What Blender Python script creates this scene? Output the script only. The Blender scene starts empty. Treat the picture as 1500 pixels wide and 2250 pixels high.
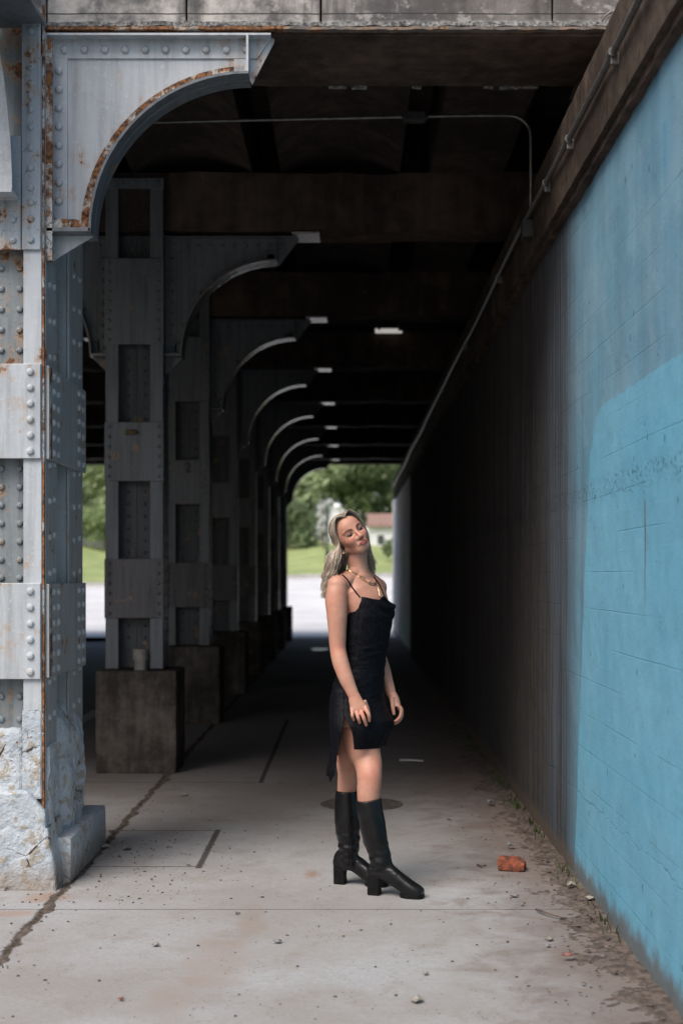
import bpy, bmesh, math, random
from mathutils import Vector, Matrix, noise
from mathutils.bvhtree import BVHTree
R = math.radians
rnd = random.Random(7)
sc = bpy.context.scene
col = sc.collection

# ------------------------------------------------------------------ camera
F = 3125.0; VX, VY = 767.0, 1262.0; CH = 1.465
cam_d = bpy.data.cameras.new('camera'); cam = bpy.data.objects.new('camera', cam_d); col.objects.link(cam)
cam.location = (0, 0, CH); cam.rotation_euler = (R(90), 0, 0)
cam_d.sensor_fit = 'VERTICAL'; cam_d.sensor_height = 36.0; cam_d.sensor_width = 24.0; cam_d.lens = 50.0
cam_d.shift_x = -(VX-750)/2250.0; cam_d.shift_y = (VY-1125)/2250.0
cam_d.clip_end = 2000; cam_d.clip_start = 0.05
cam_d.dof.use_dof = True; cam_d.dof.focus_distance = 6.6; cam_d.dof.aperture_fstop = 2.2
sc.camera = cam
sc.render.resolution_x = 682; sc.render.resolution_y = 1024

# ------------------------------------------------------------------ light
SUN_EL, SUN_AZ = 52.0, 215.0     # azimuth of the sun, clockwise from +Y: behind the camera, to the left
w = bpy.data.worlds.new('World'); sc.world = w; w.use_nodes = True
nt = w.node_tree; bg = nt.nodes['Background']
sky = nt.nodes.new('ShaderNodeTexSky'); sky.sky_type = 'NISHITA'; sky.sun_disc = False
sky.sun_elevation = R(SUN_EL); sky.sun_rotation = R(SUN_AZ); sky.air_density = 1.0; sky.dust_density = 4.0; sky.ozone_density = 1.0
nt.links.new(sky.outputs[0], bg.inputs[0]); bg.inputs[1].default_value = 0.085
sl = bpy.data.lights.new('sun', 'SUN'); sl.energy = 1.5; sl.angle = R(34); sl.color = (1.0, 0.95, 0.9)
so = bpy.data.objects.new('sun', sl); col.objects.link(so)
sd = Vector((math.sin(R(SUN_AZ))*math.cos(R(SUN_EL)), math.cos(R(SUN_AZ))*math.cos(R(SUN_EL)), math.sin(R(SUN_EL))))
so.rotation_euler = sd.to_track_quat('Z', 'Y').to_euler(); so.location = sd*40
sc.view_settings.view_transform = 'Standard'; sc.view_settings.look = 'None'
sc.view_settings.exposure = 1.02; sc.view_settings.gamma = 1.0
sc.render.engine = 'CYCLES'

# ------------------------------------------------------------------ helpers
def W(px, py, Y):
    return Vector(((px-VX)*Y/F, Y, CH+(VY-py)*Y/F))
def ZP(py, Y): return CH+(VY-py)*Y/F
def XP(px, Y): return (px-VX)*Y/F

class MB:
    def __init__(s): s.v = []; s.f = []
    def add(s, vs, fs):
        o = len(s.v); s.v += [tuple(v) for v in vs]; s.f += [tuple(i+o for i in f) for f in fs]; return s
    def box(s, x0, x1, y0, y1, z0, z1):
        vs = [(x0,y0,z0),(x1,y0,z0),(x1,y1,z0),(x0,y1,z0),(x0,y0,z1),(x1,y0,z1),(x1,y1,z1),(x0,y1,z1)]
        return s.add(vs, [(0,3,2,1),(4,5,6,7),(0,1,5,4),(1,2,6,5),(2,3,7,6),(3,0,4,7)])
    def bbox(s, x0, x1, y0, y1, z0, z1, b=.004):
        # box with bevelled vertical and horizontal edges
        bm = bmesh.new(); bmesh.ops.create_cube(bm, size=1)
        for v in bm.verts:
            v.co = Vector((x0 if v.co.x < 0 else x1, y0 if v.co.y < 0 else y1, z0 if v.co.z < 0 else z1))
        b = min(b, (x1-x0)*.4, (y1-y0)*.4, (z1-z0)*.4)
        bmesh.ops.bevel(bm, geom=bm.edges[:], offset=b, segments=2, affect='EDGES', profile=.5)
        bm.verts.ensure_lookup_table()
        for i, v in enumerate(bm.verts): v.index = i
        s.add([v.co[:] for v in bm.verts], [[v.index for v in f.verts] for f in bm.faces]); bm.free(); return s
    def rivet(s, p, n, r=.018, seg=9):
        p = Vector(p); n = Vector(n).normalized()
        a = n.orthogonal().normalized(); b = n.cross(a)
        vs = []; fs = []
        for k, (rr, h) in enumerate(((1.0, 0.0), (.94, .35), (.66, .66))):
            for i in range(seg):
                t = 2*math.pi*i/seg
                vs.append(p + (a*math.cos(t)+b*math.sin(t))*r*rr + n*r*h)
        vs.append(p+n*r*.82)
        for k in range(2):
            for i in range(seg):
                j = (i+1) % seg; fs.append((k*seg+i, k*seg+j, (k+1)*seg+j, (k+1)*seg+i))
        for i in range(seg): fs.append((2*seg+i, 2*seg+(i+1) % seg, 3*seg))
        return s.add(vs, fs)
    def tube(s, pts, rad, seg=10, ref=None, cap=True):
        pts = [Vector(p) for p in pts]; n = len(pts); vs = []; fs = []; a = None
        for i, p in enumerate(pts):
            t = (pts[min(i+1, n-1)]-pts[max(i-1, 0)]).normalized()
            if ref is not None:
                a = Vector(ref) - t*Vector(ref).dot(t)
            else:
                a = (t.orthogonal() if a is None else a - t*a.dot(t))
            if a.length < 1e-6: a = t.orthogonal()
            a.normalize(); b = t.cross(a)
            r = rad[i] if isinstance(rad, (list, tuple)) else rad
            ra, rb = r if isinstance(r, (list, tuple)) else (r, r)
            for k in range(seg):
                th = 2*math.pi*k/seg
                vs.append(p + a*ra*math.cos(th) + b*rb*math.sin(th))
        for i in range(n-1):
            for k in range(seg):
                j = (k+1) % seg; fs.append((i*seg+k, i*seg+j, (i+1)*seg+j, (i+1)*seg+k))
        if cap:
            fs.append(tuple(range(seg-1, -1, -1))); fs.append(tuple((n-1)*seg+k for k in range(seg)))
        return s.add(vs, fs)
    def ball(s, c, r, nu=24, nv=16, M=None):
        c = Vector(c); rx, ry, rz = r if isinstance(r, (list, tuple)) else (r, r, r)
        vs = [Vector((0, 0, rz))]; fs = []
        for i in range(1, nv):
            ph = math.pi*i/nv
            for k in range(nu):
                th = 2*math.pi*k/nu
                vs.append(Vector((rx*math.sin(ph)*math.cos(th), ry*math.sin(ph)*math.sin(th), rz*math.cos(ph))))
        vs.append(Vector((0, 0, -rz)))
        for k in range(nu): fs.append((0, 1+k, 1+(k+1) % nu))
        for i in range(nv-2):
            for k in range(nu):
                j = (k+1) % nu; fs.append((1+i*nu+k, 1+(i+1)*nu+k, 1+(i+1)*nu+j, 1+i*nu+j))
        last = len(vs)-1
        for k in range(nu): fs.append((last, 1+(nv-2)*nu+(k+1) % nu, 1+(nv-2)*nu+k))
        if M is not None: vs = [M @ (v+c) for v in vs]
        else: vs = [v+c for v in vs]
        return s.add(vs, fs)
    def strip(s, A, B, off):
        # prism between polylines A and B, extruded by off
        n = len(A); off = Vector(off)
        A = [Vector(a) for a in A]; B = [Vector(b) for b in B]
        vs = A + B + [a+off for a in A] + [b+off for b in B]; fs = []
        for i in range(n-1):
            fs.append((i, i+1, n+i+1, n+i)); fs.append((2*n+i, 3*n+i, 3*n+i+1, 2*n+i+1))
            fs.append((i, 2*n+i, 2*n+i+1, i+1)); fs.append((n+i, n+i+1, 3*n+i+1, 3*n+i))
        fs.append((0, n, 3*n, 2*n)); fs.append((n-1, 3*n-1, 4*n-1, 2*n-1))
        return s.add(vs, fs)
    def roughbox(s, x0, x1, y0, y1, z0, z1, step=.03, amp=.012, fr=6, seed=0, fn=None, rnd_e=.0):
        def grid(o, u, v):
            nu = max(1, int(u.length/step)); nv = max(1, int(v.length/step)); vs = []; fs = []
            for i in range(nu+1):
                for j in range(nv+1): vs.append(o+u*(i/nu)+v*(j/nv))
            for i in range(nu):
                for j in range(nv):
                    a = i*(nv+1)+j; fs.append((a, a+nv+1, a+nv+2, a+1))
            return vs, fs
        X = Vector((x1-x0, 0, 0)); Y = Vector((0, y1-y0, 0)); Z = Vector((0, 0, z1-z0)); o = Vector((x0, y0, z0))
        cen = o+(X+Y+Z)/2; sd_ = Vector((seed*13.7, seed*3.1, seed*7.7))
        for (a, u, v) in ((o, Z, X), (o+Y, X, Z), (o, Y, Z), (o+X, Z, Y), (o, X, Y), (o+Z, Y, X)):
            vs, fs = grid(a, u, v); out = []
            for p in vs:
                if rnd_e:
                    q = p-cen; h = Vector((max(abs(q.x)-(X.x/2-rnd_e), 0), max(abs(q.y)-(Y.y/2-rnd_e), 0), max(abs(q.z)-(Z.z/2-rnd_e), 0)))
                    if h.length > rnd_e:
                        hh = h*(rnd_e/h.length)
                        p = cen + Vector([math.copysign(min(abs(q[i]), (X.x, Y.y, Z.z)[i]/2-rnd_e)+hh[i], q[i]) for i in range(3)])
                d = noise.noise_vector(p*fr+sd_)*amp + noise.noise_vector(p*fr*3.1+sd_)*amp*.45 + noise.noise_vector(p*fr*8+sd_)*amp*.2
                p = p+d
                if fn: p = fn(p)
                out.append(p)
            s.add(out, [f[::-1] for f in fs] if False else fs)
        return s
    def build(s, name, mat, root=None, smooth=False, weld=False, angle=None):
        off = Vector((0, 0, 0))
        if root is not None:
            off = Vector(root.get('_o', (0, 0, 0)))
        me = bpy.data.meshes.new(name)
        me.from_pydata([tuple(Vector(v)-off) for v in s.v], [], s.f); me.validate(); 
        if weld or smooth:
            bm = bmesh.new(); bm.from_mesh(me)
            if weld: bmesh.ops.remove_doubles(bm, verts=bm.verts[:], dist=.0008)
            bmesh.ops.recalc_face_normals(bm, faces=bm.faces[:])
            bm.to_mesh(me); bm.free()
        if smooth:
            me.shade_smooth() if hasattr(me, 'shade_smooth') else None
        me.materials.append(mat)
        o = bpy.data.objects.new(name, me); col.objects.link(o)
        if root is not None: o.parent = root; o['_o'] = list(off)
        return o

def thing(name, label, cat, loc=(0, 0, 0), group=None):
    o = bpy.data.objects.new(name, None); o.empty_display_size = .1; col.objects.link(o)
    o.location = loc; o['_o'] = list(loc); o['label'] = label; o['category'] = cat; o['kind'] = 'thing'
    if group: o['group'] = group
    return o
def tag(o, label, cat, group=None, kind=None):
    o['label'] = label; o['category'] = cat
    if group: o['group'] = group
    o['kind'] = kind or 'thing'
    return o
def struct(o, label=None, cat=None):
    o['kind'] = 'structure'
    if label: o['label'] = label
    if cat: o['category'] = cat
    return o
def dup(root, loc, label=None):
    def cp(o, parent):
        c = o.copy(); col.objects.link(c); c.parent = parent
        for ch in o.children: cp(ch, c)
        return c
    r = cp(root, None); r.location = loc; r['_o'] = list(loc)
    if label: r['label'] = label
    return r

# ------------------------------------------------------------------ materials
class NT:
    def __init__(s, name):
        s.m = bpy.data.materials.new(name); s.m.use_nodes = True; s.t = s.m.node_tree
        s.p = s.t.nodes['Principled BSDF']; s._pos = None
    def n(s, ty, **kw):
        nd = s.t.nodes.new(ty)
        for k, v in kw.items(): setattr(nd, k, v)
        return nd
    def L(s, a, b): s.t.links.new(a, b)
    def setin(s, sock, v):
        if hasattr(v, 'is_output') or isinstance(v, bpy.types.NodeSocket): s.L(v, sock)
        else:
            if isinstance(v, (tuple, list)) and len(v) == 3 and sock.type == 'RGBA': v = (*v, 1)
            sock.default_value = v
    def pos(s, scale=None, off=None):
        if s._pos is None: s._pos = s.n('ShaderNodeNewGeometry').outputs['Position']
        if scale is None and off is None: return s._pos
        mp = s.n('ShaderNodeMapping'); s.L(s._pos, mp.inputs['Vector'])
        if scale is not None: mp.inputs['Scale'].default_value = scale
        if off is not None: mp.inputs['Location'].default_value = off
        return mp.outputs[0]
    def xyz(s):
        sp = s.n('ShaderNodeSeparateXYZ'); s.L(s.pos(), sp.inputs[0]); return sp.outputs
    def noise(s, sc_, det=4, rough=.55, vec=None, dist=0.0, out=0):
        t = s.n('ShaderNodeTexNoise'); s.L(vec if vec is not None else s.pos(), t.inputs['Vector'])
        t.inputs['Scale'].default_value = sc_; t.inputs['Detail'].default_value = det
        t.inputs['Roughness'].default_value = rough; t.inputs['Distortion'].default_value = dist
        return t.outputs[out]
    def vor(s, sc_, vec=None, feature='F1', out='Distance', rnd_=1.0):
        t = s.n('ShaderNodeTexVoronoi', feature=feature); s.L(vec if vec is not None else s.pos(), t.inputs['Vector'])
        t.inputs['Scale'].default_value = sc_; t.inputs['Randomness'].default_value = rnd_
        return t.outputs[out]
    def mr(s, v, a, b, c=0.0, d=1.0, smooth=True):
        t = s.n('ShaderNodeMapRange', interpolation_type='SMOOTHSTEP' if smooth else 'LINEAR')
        s.setin(t.inputs[0], v)
        for i, q in enumerate((a, b, c, d)): s.setin(t.inputs[i+1], q)
        return t.outputs[0]
    def math(s, op, a, b=None, c=None, clamp=False):
        t = s.n('ShaderNodeMath', operation=op, use_clamp=clamp); s.setin(t.inputs[0], a)
        if b is not None: s.setin(t.inputs[1], b)
        if c is not None: s.setin(t.inputs[2], c)
        return t.outputs[0]
    def mix(s, f, a, b, mode='MIX'):
        t = s.n('ShaderNodeMix', data_type='RGBA', blend_type=mode)
        s.setin(t.inputs[0], f); s.setin(t.inputs[6], a); s.setin(t.inputs[7], b); return t.outputs[2]
    def bump(s, h, strength=.5, dist=.01, prev=None):
        t = s.n('ShaderNodeBump'); s.setin(t.inputs['Height'], h)
        t.inputs['Strength'].default_value = strength; t.inputs['Distance'].default_value = dist
        if prev is not None: s.L(prev, t.inputs['Normal'])
        return t.outputs[0]
    def out(s, color=None, rough=None, normal=None, metal=None, spec=None):
        if color is not None: s.setin(s.p.inputs['Base Color'], color)
        if rough is not None: s.setin(s.p.inputs['Roughness'], rough)
        if normal is not None: s.L(normal, s.p.inputs['Normal'])
        if metal is not None: s.setin(s.p.inputs['Metallic'], metal)
        if spec is not None: s.setin(s.p.inputs['Specular IOR Level'], spec)
        return s.m

def painted_steel(name, base, rust=.45, peel=.5, rough=.45, dirt=.3):
    """rust: noise threshold shift, higher = more rust"""
    t = NT(name)
    big = t.noise(1.7, 5, .6); mid = t.noise(9, 6, .65); fine = t.noise(48, 5, .6)
    streak = t.noise(1, 5, .6, vec=t.pos((22, 22, 1.6)))
    rs = t.math('ADD', t.math('MULTIPLY', mid, .55), t.math('MULTIPLY', big, .25))
    rs = t.math('ADD', rs, t.math('MULTIPLY', streak, .2))
    lo = .62-.3*rust
    m_rust = t.mr(rs, lo, lo+.035)
    m_halo = t.mr(rs, lo-.06, lo+.02)
    chip = t.vor(26, vec=t.pos(), out='Distance'); chipn = t.noise(52, 4, .75)
    m_chip = t.mr(t.math('ADD', chipn, t.math('MULTIPLY', big, .25)), .92-.3*peel, .94-.3*peel)
    rustc = t.mix(t.mr(fine, .35, .65), (.30, .13, .05), (.055, .03, .02))
    c = t.mix(t.mr(streak, .35, .8), base, tuple(x*(1-dirt)*.95 for x in base))
    c = t.mix(t.mr(fine, .55, .75), c, tuple(min(1, x*1.1) for x in base))
    c = t.mix(t.math('MULTIPLY', m_halo, .55), c, (.42, .24, .11))
    c = t.mix(m_chip, c, t.mix(mid, (.10, .095, .09), (.28, .24, .2)))
    c = t.mix(m_rust, c, rustc)
    h = t.math('SUBTRACT', t.math('MULTIPLY', fine, .35), t.math('MULTIPLY', m_chip, .8))
    h = t.math('SUBTRACT', h, m_rust)
    nrm = t.bump(h, .6, .004); nrm = t.bump(t.noise(7, 3), .35, .012, nrm)
    rg = t.mix(m_rust, (rough,)*3, (.9,)*3)
    return t.out(c, rg, nrm, spec=.5)

M = {}
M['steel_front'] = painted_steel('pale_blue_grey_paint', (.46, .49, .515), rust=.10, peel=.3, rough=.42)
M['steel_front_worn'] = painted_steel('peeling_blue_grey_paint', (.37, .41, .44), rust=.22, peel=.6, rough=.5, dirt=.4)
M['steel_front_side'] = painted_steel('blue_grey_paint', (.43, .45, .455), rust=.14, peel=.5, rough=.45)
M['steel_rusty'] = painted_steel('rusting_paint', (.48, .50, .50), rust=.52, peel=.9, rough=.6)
M['steel_in'] = painted_steel('shaded_grey_paint', (.15, .162, .175), rust=.0, peel=.1, rough=.42, dirt=.5)  # column paint darkened to carry the shade inside and under the bridge
M['steel_gloss'] = painted_steel('shiny_worn_flange_paint', (.16, .165, .17), rust=.0, peel=.0, rough=.24, dirt=.3)
M['steel_in_brown'] = painted_steel('shaded_brown_grey_paint', (.12, .11, .115), rust=.02, peel=.2, rough=.5, dirt=.6)  # brown variant, darkened for the passage's shade likewise
M['glossy_plate'] = painted_steel('worn_smooth_paint', (.45, .42, .39), rust=.0, peel=.0, rough=.22, dirt=.2)

def concrete(name, base, dark, sc_=1.0, rough=.85, b=.5, streaks=.5, spots=.5):
    t = NT(name)
    n1 = t.noise(1.3*sc_, 6, .6); n2 = t.noise(7*sc_, 6, .65); n3 = t.noise(60*sc_, 4, .6)
    st = t.noise(1, 5, .6, vec=t.pos((9*sc_, 9*sc_, .8*sc_)))
    f = t.math('ADD', t.math('MULTIPLY', n1, .45), t.math('ADD', t.math('MULTIPLY', n2, .25), t.math('MULTIPLY', st, .3*streaks+.1)))
    c = t.mix(t.mr(f, .38, .66), dark, base)
    c = t.mix(t.mr(n2, .66, .74, 0, spots), c, tuple(min(1, x*1.8+.02) for x in base))
    c = t.mix(t.mr(n3, .3, .7, .0, .35), c, tuple(x*.6 for x in base))
    nrm = t.bump(n2, b, .02); nrm = t.bump(n3, b*.6, .003, nrm)
    return t.out(c, rough, nrm, spec=.08)
M['conc_dark'] = concrete('sooty_concrete', (.165, .118, .094), (.035, .028, .025))
M['conc_slab'] = concrete('black_stained_deck_concrete', (.125, .10, .088), (.04, .035, .032))
M['conc_ped'] = concrete('stained_pedestal_concrete', (.20, .172, .148), (.035, .028, .024), sc_=1.6, spots=1.0)
M['conc_band'] = concrete('brown_ledge_concrete', (.13, .10, .08), (.035, .026, .021), sc_=2)
M['conc_left'] = concrete('grey_abutment_concrete', (.10, .09, .08), (.03, .03, .03))

def mk_fascia():
    t = NT('weathered_fascia_concrete'); X, Y, Z = t.xyz()
    n1 = t.noise(2.2, 6, .65); n2 = t.noise(14, 5, .6); n3 = t.noise(70, 4)
    st = t.noise(1, 5, .6, vec=t.pos((7, 1, 1.0)))
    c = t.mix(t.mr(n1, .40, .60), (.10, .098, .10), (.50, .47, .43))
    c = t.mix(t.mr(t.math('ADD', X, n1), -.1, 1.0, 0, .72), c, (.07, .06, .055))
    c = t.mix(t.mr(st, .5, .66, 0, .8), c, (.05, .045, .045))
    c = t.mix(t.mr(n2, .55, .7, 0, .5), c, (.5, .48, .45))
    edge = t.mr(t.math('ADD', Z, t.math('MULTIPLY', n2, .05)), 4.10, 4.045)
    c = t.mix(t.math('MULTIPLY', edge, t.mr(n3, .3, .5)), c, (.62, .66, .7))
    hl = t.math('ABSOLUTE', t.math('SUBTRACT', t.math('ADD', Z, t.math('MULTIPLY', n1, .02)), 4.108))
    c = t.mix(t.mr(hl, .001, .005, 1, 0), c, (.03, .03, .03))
    return t.out(c, .85, t.bump(n2, .5, .01, t.bump(n3, .5, .003)))
M['fascia'] = mk_fascia()
M['rust'] = painted_steel('rust_flakes', (.34, .31, .29), rust=.56, peel=1.0, rough=.8)

def mk_wall():
    t = NT('blue_painted_board_concrete'); X, Y, Z = t.xyz()
    w1 = t.noise(1.1, 5, .6); w2 = t.noise(9, 5, .6); w3 = t.noise(75, 4, .6); w4 = t.noise(300, 2, .5)
    streak = t.noise(1, 5, .65, vec=t.pos((1, 5.5, .16)))
    streak2 = t.noise(1, 6, .7, vec=t.pos((1, 7, .08), (0, 3, 9)))
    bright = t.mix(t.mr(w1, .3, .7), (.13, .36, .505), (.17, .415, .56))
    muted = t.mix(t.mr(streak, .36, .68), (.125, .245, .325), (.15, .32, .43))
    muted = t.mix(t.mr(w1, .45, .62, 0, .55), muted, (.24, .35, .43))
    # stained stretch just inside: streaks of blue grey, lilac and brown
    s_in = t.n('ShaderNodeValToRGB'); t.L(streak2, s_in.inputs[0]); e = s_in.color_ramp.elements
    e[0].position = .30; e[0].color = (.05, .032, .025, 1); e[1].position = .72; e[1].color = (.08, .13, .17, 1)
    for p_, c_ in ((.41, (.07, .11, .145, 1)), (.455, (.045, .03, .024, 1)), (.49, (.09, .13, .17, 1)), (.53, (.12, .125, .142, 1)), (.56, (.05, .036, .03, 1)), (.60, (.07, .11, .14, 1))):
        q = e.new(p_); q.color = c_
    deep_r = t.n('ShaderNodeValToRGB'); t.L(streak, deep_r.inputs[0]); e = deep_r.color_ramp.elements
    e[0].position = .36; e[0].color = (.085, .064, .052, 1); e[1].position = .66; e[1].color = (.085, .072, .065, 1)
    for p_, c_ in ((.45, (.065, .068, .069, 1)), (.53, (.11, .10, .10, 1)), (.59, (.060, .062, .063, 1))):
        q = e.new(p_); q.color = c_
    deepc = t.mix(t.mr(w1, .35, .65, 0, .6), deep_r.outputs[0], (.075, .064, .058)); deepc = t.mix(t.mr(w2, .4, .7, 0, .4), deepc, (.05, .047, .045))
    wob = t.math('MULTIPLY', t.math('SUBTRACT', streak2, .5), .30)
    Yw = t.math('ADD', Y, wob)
    inner = t.mix(t.mr(Yw, 7.2, 8.4), s_in.outputs[0], deepc)  # stains, with the passage's growing shade also put into the deeper tones
    # graffiti at the far end, paled so the colour carries the daylight there
    g = t.vor(1.1, vec=t.pos((1, .8, 1.1)), out='Color'); gh = t.n('ShaderNodeHueSaturation'); t.L(g, gh.inputs['Color'])
    gh.inputs['Saturation'].default_value = .55; gh.inputs['Value'].default_value = .8
    graf = t.mix(.5, gh.outputs[0], (.9, .85, .78)); graf = t.mix(t.mr(w2, .45, .6, 0, .6), graf, (.5, .5, .52))
    inner = t.mix(t.mr(Y, 25, 26), inner, graf)
    edge_y = t.math('ADD', 6.42, t.math('MULTIPLY', t.math('SUBTRACT', 2.2, Z), .23))
    edge_y = t.math('ADD', edge_y, t.math('MULTIPLY', t.math('SUBTRACT', w1, .5), .08))
    # rounded top corner of the fresh paint
    ztop = t.math('SUBTRACT', 2.20, t.math('MULTIPLY', t.math('POWER', t.mr(Y, 6.05, 6.5, smooth=False), 3), .30))
    ztop = t.math('ADD', ztop, t.math('MULTIPLY', t.math('SUBTRACT', t.noise(14, 3), .5), .03))
    in_y = t.mr(t.math('SUBTRACT', edge_y, Y), 0, .012); in_z = t.mr(t.math('SUBTRACT', ztop, Z), 0, .008)
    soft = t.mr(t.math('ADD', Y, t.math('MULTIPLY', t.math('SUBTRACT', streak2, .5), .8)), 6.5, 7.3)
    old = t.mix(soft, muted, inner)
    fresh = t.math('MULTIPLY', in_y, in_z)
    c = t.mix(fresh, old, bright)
    # board marks: unequal boards
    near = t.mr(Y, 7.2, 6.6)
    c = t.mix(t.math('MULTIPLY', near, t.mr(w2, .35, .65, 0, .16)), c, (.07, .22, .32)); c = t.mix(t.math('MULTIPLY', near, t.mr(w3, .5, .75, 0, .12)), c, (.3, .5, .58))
    zw = t.math('ADD', Z, t.math('MULTIPLY', t.math('SUBTRACT', w1, .5), .012))
    fr = t.math('FRACT', t.math('MULTIPLY', zw, 6.1)); ln = t.mr(t.math('ABSOLUTE', t.math('SUBTRACT', fr, .5)), .478, .497)
    ln2 = t.math('MULTIPLY', ln, t.mr(t.noise(1.3, 2, vec=t.pos((1, 1, 6))), .42, .6))
    bid = t.math('FLOOR', t.math('ADD', t.math('MULTIPLY', zw, 6.1), .5))
    bn = t.n('ShaderNodeTexWhiteNoise', noise_dimensions='1D'); t.L(bid, bn.inputs['W'])
    c = t.mix(t.math('MULTIPLY', ln2, .32), c, t.mix(1.0, c, (.45, .45, .45), 'MULTIPLY'))
    c = t.mix(t.math('MULTIPLY', near, t.mr(bn.outputs[0], 0, 1, 0, .12)), c, (.2, .35, .42), 'MIX')
    # pits
    pv = t.vor(11, vec=t.pos((1, 1.2, .55))); pit = t.math('MULTIPLY', t.mr(pv, .07, .10, 1, 0), t.mr(w2, .50, .58))
    pv2 = t.vor(46, vec=t.pos((1, 1, .7))); pit2 = t.math('MULTIPLY', t.mr(pv2, .10, .15, 1, 0), t.mr(w2, .55, .62))
    hc = t.math('ABSOLUTE', t.math('SUBTRACT', t.math('ADD', Z, t.math('MULTIPLY', w2, .05)), 1.86))
    honey = t.math('MULTIPLY', t.mr(hc, .02, .07, 1, 0), t.mr(t.noise(60, 5, .7), .56, .62))
    pits = t.math('MAXIMUM', t.math('MAXIMUM', pit, pit2), t.math('MULTIPLY', honey, .8))
    c = t.mix(t.math('MULTIPLY', pits, .7), c, (.015, .04, .06))
    # rust drip under a tie hole at Y=5.2
    dy = t.math('ABSOLUTE', t.math('SUBTRACT', Y, t.math('ADD', 5.23, t.math('MULTIPLY', w2, .03))))
    drip = t.math('MULTIPLY', t.mr(dy, .003, .017, 1, 0), t.math('MULTIPLY', t.mr(Z, 1.76, 1.72), t.mr(Z, 1.25, 1.6)))
    c = t.mix(t.math('MULTIPLY', drip, .85), c, (.13, .075, .035))
    # mud splash along the foot
    mud = t.mr(t.math('ADD', Z, t.math('MULTIPLY', w2, -.16)), .06, -.03)
    c = t.mix(t.math('MULTIPLY', mud, .8), c, (.13, .105, .085))
    # crack, low
    ck = t.math('ABSOLUTE', t.math('SUBTRACT', Z, t.math('ADD', .37, t.math('MULTIPLY', t.noise(3.5, 5, .7), .12))))
    c = t.mix(t.math('MULTIPLY', t.mr(ck, .001, .0035, .6, 0), t.mr(w1, .42, .58)), c, (.03, .06, .08))
    h = t.math('SUBTRACT', t.math('MULTIPLY', w3, .35), t.math('ADD', pits, t.math('MULTIPLY', ln2, .2)))
    h = t.math('SUBTRACT', h, t.mr(ck, .001, .004, .3, 0))
    h = t.math('ADD', h, t.math('MULTIPLY', bn.outputs[0], .35))
    nrm = t.bump(h, .9, .006); nrm = t.bump(t.noise(4, 4), .35, .03, nrm); nrm = t.bump(w4, .4, .0012, nrm)
    return t.out(c, t.mr(Y, 6.5, 8, .72, .95), nrm, spec=t.mr(Y, 6.3, 7.6, .16, .0))
M['wall'] = mk_wall()

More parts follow.
